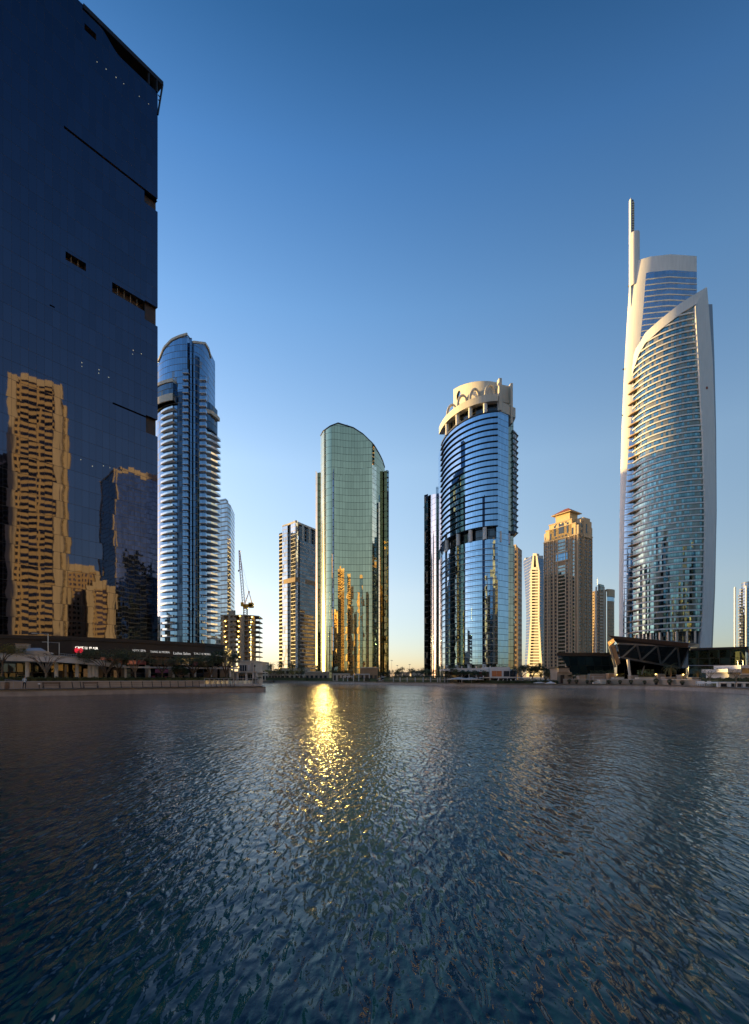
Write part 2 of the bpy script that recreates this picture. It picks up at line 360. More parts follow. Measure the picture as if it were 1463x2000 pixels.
# ---------------------------------------------------------------- large structure: dark tower on the left
M['gl_left'] = glass('dark tower glass', (.088, .096, .138), 3.6, 1.45, (.012, .014, .018), jit=.0018, wob=.0024, lu=.025, lv=.018, vary=.06, wscale=.22, rough=.02)
DL = 125.0; QX, QY = X(308, DL), DL
TX, TY = .77/1.2621, 1/1.2621; NX, NY = TY, -TX
ZT = Zy(152, DL)
def sz(px, py):
    r = (px-CX)/FPX; kk = (QY*r-QX)/(r-.77); return kk*1.2621, H+(HY-py)*(QY-kk)/FPX
def pf(s, o=0.): return (QX-TX*s+NX*o, QY-TY*s+NY*o)
LW, LDP = 58.0, 30.0
tower = thing('dark_tower', 'tall dark blue mirrored glass tower filling the left edge, with notches cut in its corner', 'tower', (*pf(LW/2), GZ))
def hole(pa, pb, pc, pd, dep):      # corners in the photo: top left, top right, bottom left, bottom right
    (s1, z1), (s0, z2), (s3, z3), (s2, z4) = sz(*pa), sz(*pb), sz(*pc), sz(*pd)
    return [max(0, (s0+s2)/2) if pb[0] < 305 else 0, (s1+s3)/2, (z3+z4)/2, (z1+z2)/2, dep]
HO = [hole((125, 252), (308, 382), (125, 257), (308, 387), .9), hole((282, 366), (308, 382), (282, 397), (308, 411), .9),
      hole((128, 492), (168, 513), (128, 508), (168, 529), 1.6), hole((219, 552), (282.5, 587), (219, 573), (282.5, 605), 1.6),
      hole((282.5, 587), (308, 600), (282.5, 624), (308, 637), .9), hole((220, 787), (285, 811), (220, 790.5), (285, 814.5), .9),
      hole((285, 811), (308, 819), (285, 845), (308, 852), .9), hole((165, 48), (188, 62), (165, 62), (188, 75), 1.6), hole((97, 594), (107, 599), (97, 597), (107, 602), .9)]
HO[1][3] = HO[0][2]; 
Z1 = ZT-3.7
sb = sorted({0, LW} | {h[0] for h in HO} | {h[1] for h in HO}); zb = sorted({GZ, Z1} | {min(h[2], Z1) for h in HO} | {min(h[3], Z1) for h in HO})
fa = MB(); rec = MB()
def inhole(s, z): return any(h[0] < s < h[1] and h[2] < z < h[3] for h in HO)
for s0, s1 in zip(sb, sb[1:]):
    if s1-s0 < 1e-4: continue
    for z0, z1 in zip(zb, zb[1:]):
        if z1-z0 < 1e-4 or inhole((s0+s1)/2, (z0+z1)/2): continue
        a, b = pf(s1), pf(s0); fa.face([(*a, z0), (*b, z0), (*b, z1), (*a, z1)], [(LW-s1, z0), (LW-s0, z0), (LW-s0, z1), (LW-s1, z1)])
# the part above: a shallow recess under the roof beam with a curved left end
sR0, sR1 = sz(190, 57)[0], sz(236, 120)[0]
prof = []
for i in range(25):
    s = lerp(sR1, sR0, i/24); t = i/24; prof.append((s, Z1+(ZT-.9-Z1)*(t*t*(3-2*t))))
a, b = pf(LW), pf(sR0); fa.face([(*a, Z1), (*b, Z1), (*b, ZT), (*a, ZT)], [(0, Z1), (LW-sR0, Z1), (LW-sR0, ZT), (0, ZT)])
for (s0, z0), (s1, z1) in zip(prof, prof[1:]):
    a, b = pf(s1), pf(s0); fa.face([(*a, Z1), (*b, Z1), (*b, z0), (*a, z1)], [(LW-s1, Z1), (LW-s0, Z1), (LW-s0, z0), (LW-s1, z1)])
for s0, s1 in [(0, LW)]:
    pass
def back(s, d): p = pf(s); return (p[0]-NX*d, p[1]-NY*d)
# the other walls and roof
fa.wall([back(LW, LDP), pf(LW)], GZ, ZT); fa.wall([back(0, LDP), back(LW, LDP)], GZ, ZT)
side = [(h[2], h[3]) for h in HO if h[0] == 0]
z = GZ
for lo, hi in sorted(side)+[(Z1, Z1)]:
    if lo > z: fa.wall([pf(0), back(0, LDP)], z, lo)
    if hi > lo: fa.wall([back(0, .9), back(0, LDP)], lo, hi)
    z = max(z, hi)
fa.wall([back(0, 2.4), back(0, LDP)], Z1, ZT)
fa.face([(*pf(LW), ZT), (*pf(0), ZT), (*back(0, LDP), ZT), (*back(LW, LDP), ZT)])
fa.build('glass_wall', 'gl_left', tower)
louv = plain('bronze louvres', (.055, .038, .028), .5, var=.2, scale=1.5)
for h in HO:
    s0, s1, z0, z1, d = h; rc = MB()
    a, b = back(s1, d), back(s0, d); rc.wall([a, b], z0, z1)
    rc.face([(*pf(s1), z1), (*pf(s0), z1), (*b, z1), (*a, z1)]); rc.face([(*pf(s1), z0), (*pf(s0), z0), (*b, z0), (*a, z0)])
    rc.face([(*pf(s1), z0), (*a, z0), (*a, z1), (*pf(s1), z1)])
    if s0 > 0: rc.face([(*b, z0), (*pf(s0), z0), (*pf(s0), z1), (*b, z1)])
    rec = rc.build('recess', louv, tower)
    if d > 1 and z1-z0 > 1.2:
        n_ = int((s1-s0)/1.3)
        for i in range(1, n_):
            lv = MB(); p = back(lerp(s0, s1, i/n_), .7); lv.obox(p, atan2(TY, TX), .05, .05, z0, z1); lv.build('mullion', 'concrete', rec)
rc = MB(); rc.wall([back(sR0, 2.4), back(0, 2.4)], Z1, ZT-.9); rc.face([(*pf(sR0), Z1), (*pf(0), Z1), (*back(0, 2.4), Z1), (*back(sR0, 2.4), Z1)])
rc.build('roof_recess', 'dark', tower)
rb = MB(); ang = atan2(TY, TX)
e0 = pf(sR0+3, .25); e1 = pf(-1.35, .25)
rb.prism([e0, e1, back(-1.35, 2.6), back(sR0+3, 2.6)], ZT-.85, ZT+.15); rb.build('roof_beam', 'darkmetal', tower)
ot = MB(); c1 = pf(-1.25, .1)
ot.tube((*c1, ZT-.5), (*pf(0, .05), ZT-9.0), .22); ot.tube((*pf(-.1, .05), ZT-4.1), (*pf(-.85, .1), ZT-4.4), .13); ot.tube((*pf(-.1, 0), ZT-5.2), (*pf(-.7, .1), ZT-5.4), .13)
ot.tube((*pf(2.2, -.2), ZT-3.7), (*pf(2.2, -.2), ZT-.8), .3); ot.tube((*pf(.25, 0), ZT-3.7), (*pf(.25, 0), ZT-.8), .25); ot.build('outrigger', 'darkmetal', tower)
dl = [(592, 378, 1), (647, 422, 1), (708, 472, 1), (755, 511, 1), (850, 588, 1), (907, 634, 1)]
dl = [(x/3.124, y/3.124) for x, y, _ in dl]+[(x/3.03, 600+y/3.03) for x, y in ((484, 328), (484, 350), (586, 370), (584, 390), (643, 415), (788, 255), (785, 278), (836, 275), (478, 902), (547, 941), (612, 939), (650, 950))]
for px, py in dl:
    s, z = sz(px, py); lb = MB(); lb.obox(pf(s, .02), ang, R.uniform(.06, .11), .012, z-R.uniform(.06, .1), z+.07); lb.build('ceiling_light', 'dotlight', tower)

# ---------------------------------------------------------------- blue tower with balconies
M['gl_blue'] = glass('blue curtain wall', (.21, .34, .50), 3.5, 1.6, (.10, .12, .15), jit=.006, wob=.004, lu=.04, lv=.09, vary=.10, blinds=.05)
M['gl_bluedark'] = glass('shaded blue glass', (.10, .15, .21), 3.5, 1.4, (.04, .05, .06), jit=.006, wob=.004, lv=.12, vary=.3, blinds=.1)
t = thing('balcony_tower', 'blue glass apartment tower with curved top and white balconies stacked up both sides', 'tower', (*P(360, 285), GZ))
LL = arc(-100.9, 296, 24, 20, 180, 270, 26); TL = [(310, 705), (320, 680), (335, 664), (350, 657), (367, 652)]
px_of = lambda p: CX+p[0]*FPX/p[1]
zl = [Zy(tab(TL, px_of(p)), p[1]) for p in LL]
b_ = MB(); u = b_.wall(LL, GZ, zl); bk = [(p[0]+3, 303) for p in LL]
b_.wall([LL[-1], (-100.9, 303)], GZ, [zl[-1], zl[-1]-2]); 
for i in range(len(LL)-1): b_.face([(*LL[i], zl[i]), (*LL[i+1], zl[i+1]), (*bk[i+1], zl[i+1]), (*bk[i], zl[i])])
b_.wall([bk[0], LL[0]], GZ, zl[0]); b_.wall(bk[::-1], GZ, zl[::-1])
b_.build('left_wing', 'gl_blue', t)
RL = [(-98.3, 278.2)]+[(-97.9+4.5*sin(radians(a)), 277+15*(1-cos(radians(a)))) for a in range(0, 91, 3)]; TR = [(376, 669), (378, 668), (400, 670), (407, 681), (413, 703)]
zr = [Zy(tab(TR, px_of(p)), p[1]) for p in RL]
b_ = MB(); b_.wall(RL, GZ, zr); bk2 = [(min(p[0], -93.4), 300) for p in RL]
for i in range(len(RL)-1): b_.face([(*RL[i], zr[i]), (*RL[i+1], zr[i+1]), (*bk2[i+1], zr[i+1]), (*bk2[i], zr[i])])
b_.wall([RL[-1], bk2[-1]], GZ, zr[-1]); b_.build('right_wing', 'gl_blue', t)
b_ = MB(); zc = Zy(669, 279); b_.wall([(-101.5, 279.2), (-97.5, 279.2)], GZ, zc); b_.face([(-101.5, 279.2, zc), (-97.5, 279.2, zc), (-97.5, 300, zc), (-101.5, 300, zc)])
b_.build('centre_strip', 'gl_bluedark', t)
b_ = MB(); b_.box(-99.75, -98.9, 276.9, 277.6, GZ, zc+1.2); b_.build('reflection_fin', 'gl_blue', t)  # fin added to give the bright strip of sky reflection
for pts, zz in ((LL, zl), (RL, zr)):
    tr = MB(); tr.band(pts, .5, [v-.7 for v in zz], [v+.5 for v in zz], inn=.4); tr.build('roof_trim', 'cream', t)
b_ = MB()
for pxa, pxb, off in ((367.5, 371.5, .0), ):
    pass
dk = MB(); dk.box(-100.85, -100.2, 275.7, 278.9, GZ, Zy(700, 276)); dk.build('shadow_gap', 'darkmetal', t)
# balconies, left stack and right stack
def sub(pts, a, b): return [p for p in pts if a <= px_of(p) <= b]
fine = arc(-100.9, 296, 24, 20, 180, 270, 90)
lb = sub(fine, 317, 344); k_ = len(lb)
offl = [1.0+1.6*(i/(k_-1)) for i in range(k_)]
first = None
def balc(pts, off, z, par):
    m_ = MB(); m_.band(pts, off, z, z+.28, inn=.05)
    o_ = m_.build('balcony', 'white', par)
    n_ = MB(); oo = [(p[0]+n[0]*(f-.08), p[1]+n[1]*(f-.08)) for p, n, f in zip(pts, normals(pts), off)]
    n_.band(oo, .07, z+.28, z+1.25); n_.wall([oo[-1], pts[-1]], z+.28, z+1.25); n_.build('parapet', 'balglass', o_)
    o_['_z'] = z
    return o_
M['balglass'] = glass('balcony glass', (.68, .71, .73), 9, 1.3, (.3, .3, .3), jit=.004, wob=.003, lv=0, lu=.05, rough=.08)
def stack(pts, off, zs, par):
    o0 = balc(pts, off, zs[0], par)
    for z in zs[1:]:
        c = o0.copy(); COL.objects.link(c); c.parent = par; c.location = (0, 0, z-zs[0])
        for ch in o0.children:
            d = ch.copy(); COL.objects.link(d); d.parent = c
zs = [Zy(1246, 283)+3.5*i for i in range(36)]
stack(lb, offl, [z for z in zs if z < Zy(806, 283)], t)
rbp = [(-92.2, 284.5), (-91.2, 287.5), (-90.9, 291)]
rbp = [(-94.6, 280.2), (-93.7, 283), (-93.5, 287), (-93.4, 291)]
stack(rbp, [1.0, 3.6, 5.6, 6.0], [z for z in zs if z < Zy(852, 286)], t)
for (pxa, pxb, yt, D0) in ((358.5, 369.5, 726, 276.6), (391.5, 403.5, 742, 277.2)):
    x0, x1 = X(pxa, D0), X(pxb, D0); z0 = Zy(1250, D0); zz = z0; bay0 = None
    while zz < Zy(yt, D0):
        if bay0 is None:
            m_ = MB(); m_.box(x0, x1, D0-1.6, D0+.6, zz, zz+2.1); bay0 = m_.build('window_bay', 'gl_blue', t)
            m_ = MB(); m_.box(x0-.08, x1+.08, D0-1.7, D0+.6, zz-.22, zz); m_.build('sill', 'white', bay0)
        else:
            c = bay0.copy(); COL.objects.link(c); c.parent = t; c.location = (0, 0, zz-z0)
            for ch in bay0.children:
                d = ch.copy(); COL.objects.link(d); d.parent = c
        zz += 3.5
# shade between the stacks, painted as dark glass strips laid over the walls
M['gl_shade'] = glass('shade strip glass', (.055, .085, .13), 3.5, 1.4, (.12, .14, .17), jit=.008, wob=.004, lu=.05, lv=.16, vary=.5)
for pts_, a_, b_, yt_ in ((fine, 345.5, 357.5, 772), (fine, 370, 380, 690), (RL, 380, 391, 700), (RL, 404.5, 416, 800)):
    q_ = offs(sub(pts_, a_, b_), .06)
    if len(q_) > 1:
        m_ = MB(); m_.wall(q_, GZ, Zy(yt_, 280)); m_.build('shade_strip', 'gl_shade', t)
# penthouse boxes
pl = sub(fine, 309, 344)
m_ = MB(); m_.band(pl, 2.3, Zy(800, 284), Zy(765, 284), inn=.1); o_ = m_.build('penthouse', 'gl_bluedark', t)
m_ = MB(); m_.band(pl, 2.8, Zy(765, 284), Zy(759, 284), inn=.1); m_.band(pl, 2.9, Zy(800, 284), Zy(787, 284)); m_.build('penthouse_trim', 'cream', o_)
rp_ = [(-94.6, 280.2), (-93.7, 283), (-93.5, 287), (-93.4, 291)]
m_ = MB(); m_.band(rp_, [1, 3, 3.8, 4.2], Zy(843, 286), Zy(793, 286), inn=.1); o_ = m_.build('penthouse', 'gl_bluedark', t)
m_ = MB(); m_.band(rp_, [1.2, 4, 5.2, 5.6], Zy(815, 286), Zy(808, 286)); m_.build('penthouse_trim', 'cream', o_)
# ---------------------------------------------------------------- pale tower behind it
M['gl_stripe'] = glass('striped glass', (.40, .46, .52), 3.5, 3.2, (.42, .37, .30), jit=.02, wob=.008, lu=.05, lv=.28, vary=.25)
t = thing('striped_tower', 'slim pale glass tower with beige floor stripes, half hidden behind the balcony tower', 'tower', (*P(440, 400), GZ))
m_ = MB(); m_.prism([P(420, 400), P(444, 395), P(450.5, 402), (X(450, 402)-3, 425), (X(420, 400), 425)], GZ, Zy(985, 400)); m_.build('wall', 'gl_stripe', t)
m_ = MB(); m_.prism([P(424, 402), P(441, 398), P(446, 404), (X(424, 402), 420)], Zy(985, 400), Zy(975, 400)); m_.build('roof_box', 'gl_stripe', t)

# ---------------------------------------------------------------- grey hotel tower
M['gl_hotel'] = glass('hotel bay glass', (.50, .58, .64), 3.3, 1.7, (.45, .42, .37), jit=.004, wob=.002, lu=.04, lv=.16, vary=.2, blinds=.1)
M['gl_hotelband'] = glass('hotel banded wall', (.16, .18, .20), 3.3, 2.6, (.40, .37, .33), jit=.004, wob=.002, lu=.02, lv=.34, vary=.3)
M['gl_hoteldark'] = glass('hotel recess', (.10, .11, .12), 3.3, 4, (.22, .2, .18), jit=.01, wob=.006, lu=.02, lv=.22, vary=.3)
t = thing('banded_tower', 'grey banded office tower with a folded glass bay, left of the green glass tower', 'tower', (*P(580, 445), GZ))
zt = Zy(1022, 432)
m_ = MB(); m_.wall([P(545, 446), P(552, 442)], GZ, Zy(1041, 444)); m_.wall([P(545, 470), P(545, 446)], GZ, Zy(1041, 444)); m_.face([(*P(545, 446), Zy(1041, 444)), (*P(552, 442), Zy(1041, 444)), (*P(552, 470), Zy(1041, 444)), (*P(545, 470), Zy(1041, 444))]); m_.build('low_wing', 'gl_hotelband', t)
m_ = MB(); m_.wall([P(551, 450), P(551.2, 441), P(561.5, 436)], GZ, zt); m_.wall([P(568, 433), P(577, 428), P(582, 430)], GZ, zt+1.5); m_.build('glass_bay', 'gl_hotel', t)
m_ = MB(); m_.wall([P(561.5, 438), P(568, 435)], GZ, zt-1); m_.wall([P(582, 431), P(586, 433)], GZ, zt-14); m_.build('recess', 'gl_hoteldark', t)
m_ = MB(); m_.wall([P(586, 431.5), P(625, 456)], GZ, zt-14); m_.build('banded_wall', 'gl_hotelband', t)
m_ = MB(); rf = [P(551, 450), P(551.2, 441), P(561.5, 436), P(577, 428), P(583, 431), P(625, 457), (X(600, 480), 480)]
m_.prism(rf, zt-.6, zt+.9); m_.build('roof', 'cream', t)
m_ = MB(); m_.wall([P(583, 434), P(625, 459)], zt-14, zt-.6); m_.build('crown_glass', 'gl_hoteldark', t)
for f_ in (.15, .5, .85):
    p = (lerp(P(586, 432)[0], P(622, 455)[0], f_), lerp(432, 455, f_)-.3); m_ = MB(); m_.obox(p, .5, .9, .5, zt-14, zt-.6); m_.build('pier', 'cream', t)
m_ = MB(); bb = [P(551, 442), P(561.5, 436), P(577, 428), P(583, 430.5), P(625, 456)]; m_.band(bb, .35, Zy(1139, 435), Zy(1130, 435)); m_.build('plant_floor', 'brownstone', t)

# ---------------------------------------------------------------- green glass tower
M['gl_greenedge'] = glass('green edge glass', (.55, .58, .40), 3.6, 1.5, (.05, .06, .055), jit=.004, wob=.003, lu=.0, lv=.045, vary=.07, rough=.17)
M['gl_green'] = glass('green mirror glass', (.70, .65, .40), 3.6, 1.5, (.03, .045, .04), jit=.0022, wob=.0022, lu=.05, lv=.045, vary=.07)
M['gl_gold'] = glass('bronze mirror glass', (.42, .40, .31), 3.6, 1.5, (.06, .05, .035), jit=.006, wob=.005, lu=.05, lv=.06, vary=.1)
t = thing('green_tower', 'green mirrored glass tower with a curved sloping top, catching the sun on its left edge', 'tower', (*P(690, 275), GZ))
cxg = X(655, 276); G1 = arc(cxg, 279, 8.2, 13.5, 185, 262, 80)
front = [P(654, 265.6)]+[(lerp(X(654, 265.6), X(727, 267), i/12), lerp(265.6, 267, i/12)+1.5*sin(pi*i/12)) for i in range(1, 12)]+[P(727, 267)]
right = [(lerp(X(727, 267), X(751.5, 283), i/6), lerp(267, 283, i/6)-1.2*sin(pi*i/6)) for i in range(1, 7)]
TG = [(626, 851), (631, 842), (645, 832), (660, 826), (690, 835), (710, 848), (730, 868), (742, 888), (750, 905), (753, 920)]
whole = G1+front+right
zg = [Zy(tab(TG, px_of(p)), p[1]) for p in whole]
nG = len(G1); m_ = MB(); m_.wall(whole[:nG], GZ, zg[:nG]); m_.build('curved_edge', 'gl_greenedge', t, smooth=40)
m_ = MB(); m_.wall(whole[nG-1:], GZ, zg[nG-1:]); m_.build('mirror_wall', 'gl_green', t)
m_ = MB(); bkk = [(p[0]*1.06, 308) for p in whole]
for i in range(len(whole)-1): m_.face([(*whole[i], zg[i]), (*whole[i+1], zg[i+1]), (*bkk[i+1], zg[i+1]), (*bkk[i], zg[i])])
m_.build('roof', 'greymetal', t)
m_ = MB(); m_.wall([bkk[0], whole[0]], GZ, zg[0]); m_.wall([whole[-1], bkk[-1]], GZ, zg[-1]); m_.wall(bkk[::-1], GZ, zg[::-1]); m_.build('rear_wall', 'gl_green', t)
m_ = MB(); m_.band(whole, .18, [z-.35 for z in zg], [z+.25 for z in zg], inn=.3); m_.build('roof_edge', 'darkmetal', t)
# the lower bay that stands in front, with an arched top
bay = [P(652.5, 264.4)]+[(p[0], p[1]-.8) for p in front[1:-1]]+[P(727, 266)]
zbay = [Zy(lerp(935, 911, sin(pi/2*i/(len(bay)-1))), 265.5) for i in range(len(bay))]
m_ = MB(); m_.wall(bay, GZ, zbay); m_.face([(*p, z) for p, z in zip(bay, zbay)]+[(bay[-1][0], 268.5, zbay[-1]), (bay[0][0], 268.5, zbay[0])])
m_.wall([(X(652.5, 268), 269.5), bay[0]], GZ, zbay[0]); m_.build('front_bay', 'gl_green', t)
m_ = MB(); m_.wall([(X(641, 268), 268.1), (X(652, 265), 264.9)], GZ, [Zy(960, 266), Zy(915, 266)]); m_.build('recess', 'gl_bluedark', t)
m_ = MB(); m_.prism([P(616.5, 281), P(620, 279), P(628, 280), P(628, 300), P(616.5, 300)], GZ, [Zy(919, 281), Zy(925, 280), Zy(922, 280), Zy(920, 280), Zy(918, 281)]); m_.build('edge_pier', 'gl_gold', t)
m_ = MB(); m_.prism([P(750.5, 281), P(756, 279.6), P(759.5, 280.6), (X(759.5, 280.6)+.6, 300), (X(750.5, 281)+.6, 300)], GZ, Zy(920, 281)); m_.build('edge_pier', 'gl_gold', t)
m_ = MB(); m_.tube((X(678, 285), 285, Zy(834, 285)), (X(678, 285), 285, Zy(829, 285)), .12); m_.build('roof_mast', 'darkmetal', t)

# ---------------------------------------------------------------- blue tower with the sculpted crown
M['gl_crown'] = glass('crown tower glass', (.30, .48, .68), 2.95, 1.5, (.05, .06, .08), jit=.0035, wob=.003, lu=.03, lv=.05, vary=.08)
M['gl_crown2'] = glass('crown tower side glass', (.36, .54, .72), 2.95, 1.2, (.08, .09, .10), jit=.006, wob=.004, lu=.05, lv=.07, vary=.1)
t = thing('crown_tower', 'blue glass tower with thin floor ledges and a pale sculpted crown of arches and slabs', 'tower', (*P(930, 275), GZ))
C0 = (61.5, 287); CA, CB = 24, 37
Q1 = arc(*C0, CA, CB, 180, 267, 30)
ZU, ZM0, ZM1, ZL = 132.4, 70.2, 76.2, 9.0
M['gl_shop0'] = glass('recess glass', (.07, .085, .10), 3, 2.4, (.03, .03, .03), jit=.008, wob=.004, vary=.3)  # dark glass, its tint deepened for the shadow inside the recesses
def body(name, z0, z1, pts, mat):
    m_ = MB(); m_.wall(pts, z0, z1); m_.wall([pts[-1], (pts[-1][0]+4, 300), (pts[0][0], 300), pts[0]], z0, z1)
    m_.face([(*p, z1) for p in pts]+[(pts[-1][0]+4, 300, z1), (pts[0][0], 300, z1)]); m_.face([(*p, z0) for p in pts[::-1]]+[(pts[0][0], 300, z0), (pts[-1][0]+4, 300, z0)])
    return m_.build(name, mat, t)
body('upper_wall', ZM1, ZU, Q1, 'gl_crown'); body('lower_wall', ZL, ZM0, Q1, 'gl_crown')
Qi = offs(Q1, -1.8)
for za_, zb_ in ((ZM0, ZM1), (ZU, 142), (GZ, ZL)):
    m_ = MB(); m_.wall(Qi, za_, zb_); m_.build('recessed_wall', 'gl_shop0', t)
m_ = MB(); m_.band(Q1, .35, ZU-.2, ZU+.5, inn=2); m_.build('roof_ledge', 'darkmetal', t)
def ledges(name, pts, off, zlist, h, mat, par):
    o0 = None
    for z in zlist:
        if o0 is None:
            m_ = MB(); m_.band(pts, off, z, z+h); o0 = m_.build(name, mat, par); z00 = z
        else:
            c = o0.copy(); COL.objects.link(c); c.parent = par; c.location = (0, 0, z-z00)
ledges('floor_ledge', Q1, .75, [ZM1+.2+2.95*i for i in range(19)], .22, 'darkmetal', t)
ledges('floor_ledge', Q1, .55, [ZL+.6+2.95*i for i in range(20)], .2, 'greymetal', t)
# flat side strip, dark slot and the far side with pointed ledges
ST = [P(969.5, 250.5), P(993, 256)]
zs_ = 133.4
m_ = MB(); m_.wall(ST, GZ, zs_); m_.wall([ST[1], (ST[1][0], 262)], GZ, zs_); m_.face([(*ST[0], zs_), (*ST[1], zs_), (ST[1][0], 280, zs_), (ST[0][0], 280, zs_)]); m_.build('side_strip', 'gl_crown2', t)
m_ = MB(); m_.wall([P(992, 259), P(1003, 260)], GZ, 135); m_.build('slot_wall', 'gl_gold', t)
FS = [P(1002, 259), P(1009.5, 263), (X(1009.5, 263)+1, 285)]
m_ = MB(); m_.wall(FS, ZM1, 128); m_.face([(*p, 128) for p in FS]+[(FS[0][0], 285, 128)]); m_.face([(*p, ZM1) for p in FS[::-1]]+[(FS[0][0], 285, ZM1)][:1]); m_.build('far_wall', 'gl_crown2', t)
m_ = MB(); m_.wall([P(1000, 260), P(1005.5, 264), (X(1005.5, 264)+1, 285)], GZ, ZM0); m_.build('far_wall', 'gl_gold', t)
o0 = None
for i in range(18):
    z = ZM1+.3+2.95*i
    if o0 is None:
        m_ = MB(); a, b = P(1002.5, 258.6), P(1013.2, 264)
        m_.face([(*a, z+.5), (*b, z+.5), (b[0], 272, z+.5), (a[0], 272, z+.5)]); m_.face([(*a, z-.35), (b[0]-1.6, b[1], z-.35), (*b, z+.5), (*a, z+.5)]); m_.face([(b[0]-1.6, b[1], z-.35), (b[0]-1.6, 272, z-.35), (b[0], 272, z+.5), (*b, z+.5)])
        o0 = m_.build('pointed_ledge', 'darkmetal', t)
    else:
        c = o0.copy(); COL.objects.link(c); c.parent = t; c.location = (0, 0, 2.95*i)
m_ = MB(); m_.prism([P(968, 251), P(1006, 259), (X(1006, 259)+3, 285), (X(968, 251), 285)], ZM1-1.6, ZM1-.2); m_.build('soffit', 'darkmetal', t)
# columns in the recesses
def frac_pt(px, off):
    pts = offs(Q1, off)
    for a, b in zip(pts, pts[1:]):
        if px_of(a) <= px <= px_of(b): f = (px-px_of(a))/(px_of(b)-px_of(a)); return (lerp(a[0], b[0], f), lerp(a[1], b[1], f))
    return pts[-1]
for zlo, zhi, cols in ((ZU, 138.3, (874, 894, 919, 948)), (ZM0, ZM1, (873, 895, 919, 947)), (2, ZL, (874, 893, 917, 946))):
    for px in cols:
        p = frac_pt(px, -.2); m_ = MB(); m_.lathe(p, [(1.05, zlo), (1.05, zhi)], 14); m_.build('column', 'white', t, smooth=60)
for px, D in ((976, 253), (993, 257)):
    m_ = MB(); m_.lathe(P(px, D), [(1.0, ZM0-1), (1.0, ZM1-1.6)], 14); m_.build('column', 'white', t, smooth=60)
# crown: ring beam, back slab with a porthole, arches, end fins
m_ = MB(); m_.band(Q1, 1.3, [lerp(138.6, 136.9, i/30) for i in range(31)], [lerp(142.3, 140.4, i/30) for i in range(31)], inn=1.6); ring = m_.build('ring_beam', 'cream', t)
def rt(px): return P(px, 252)
sl = MB(); SQ = offs(arc(*C0, CA, CB, 196, 271, 90), -4.5); L_ = [0]
for a, b in zip(SQ, SQ[1:]): L_.append(L_[-1]+hypot(b[0]-a[0], b[1]-a[1]))
hu, hz, hr = 6.4, 152.0, 2.3
ztop = lambda u: lerp(158.6, 148.8, (u/L_[-1]))
zb0 = 140.6
th = 1.3; SQb = offs(SQ, -th)
for i in range(len(SQ)-1):
    um = (L_[i]+L_[i+1])/2; dz = hr*hr-(um-hu)**2
    segs = [(zb0, ztop(um))] if dz <= 0 else [(zb0, hz-math.sqrt(dz)), (hz+math.sqrt(dz), ztop(um))]
    for lo, hi in segs:
        for A, B in ((SQ[i], SQ[i+1]), (SQb[i+1], SQb[i])):
            sl.face([(*A, lo), (*B, lo), (*B, hi), (*A, hi)])
        sl.face([(*SQ[i], hi), (*SQ[i+1], hi), (*SQb[i+1], hi), (*SQb[i], hi)])
        sl.face([(*SQb[i], lo), (*SQb[i+1], lo), (*SQ[i+1], lo), (*SQ[i], lo)])
for i in (0, len(SQ)-1): sl.face([(*SQ[i], zb0), (*SQb[i], zb0), (*SQb[i], ztop(L_[i])), (*SQ[i], ztop(L_[i]))])
sl.build('crown_slab', 'cream', t)
for px in (873.5, 894, 918, 948):
    p = frac_pt(px, .3); ns_ = frac_pt(px+1.5, -5.2); e = frac_pt(px+17, -4.2)
    m_ = MB(); pts = []
    for i in range(15):
        a = pi*i/14; w = (1-cos(a))/2
        pts.append((lerp(p[0], e[0], w), lerp(p[1], e[1], w), lerp(141.6, 140.2, (px-873)/75)+5.4*sin(a)**.8*(1 if w < .5 else 1)+2.0*w))
    m_.path([(*p, 138.4)]+pts, .66, 10); m_.build('crown_arch', 'cream', t, smooth=50)
pa = P(974.5, 251.5); m_ = MB(); m_.obox((pa[0]+.2, pa[1]+2), .12, .7, 3.0, 133.4, 149.0); m_.build('end_fin', 'cream', t)
m_ = MB(); m_.prism([P(980, 257), P(996, 258.5), P(998, 262), (X(980, 257)+.8, 264)], 141, 149.5); m_.build('fin_slab', 'cream', t)
m_ = MB(); m_.obox(P(996, 259), .12, .55, 2.5, 130, 150); m_.build('end_fin', 'cream', t)
m_ = MB(); m_.prism([P(977.5, 253), P(1007, 259.5), (X(1007, 259.5)+1.5, 280), (X(977, 253), 280)], 134.1, 139); m_.build('ring_beam', 'cream', t)

# neighbour with curved glass, left of it
M['gl_pale'] = glass('pale curved glass', (.50, .56, .62), 3.3, 1.5, (.16, .17, .18), rough=.09, jit=.003, wob=.003, lu=.0, lv=.05, vary=.07)
t = thing('curved_glass_tower', 'lower pale curved glass tower tucked against the left of the crowned blue tower', 'tower', (*P(845, 310), GZ))
cw = arc(X(860, 312), 318, X(860, 312)-X(836, 312), 18, 180, 268, 72)
m_ = MB(); zz = [Zy(lerp(969, 962, i/72), p[1]) for i, p in enumerate(cw)]; m_.wall(cw, GZ, zz); m_.face([(*p, z) for p, z in zip(cw, zz)]+[(cw[-1][0], 340, zz[-1]), (cw[0][0], 340, zz[0])]); m_.build('curved_wall', 'gl_pale', t, smooth=40)
m_ = MB(); m_.prism([P(828.5, 312), P(836, 310), P(837, 330), P(829, 332)], GZ, Zy(967, 312)); m_.build('edge_pier', 'gl_bluedark', t)
m_ = MB(); m_.prism([P(851.5, 316), P(866, 314), P(868, 340), P(852, 340)], GZ, Zy(951, 316)); m_.build('rear_block', 'gl_pale', t)
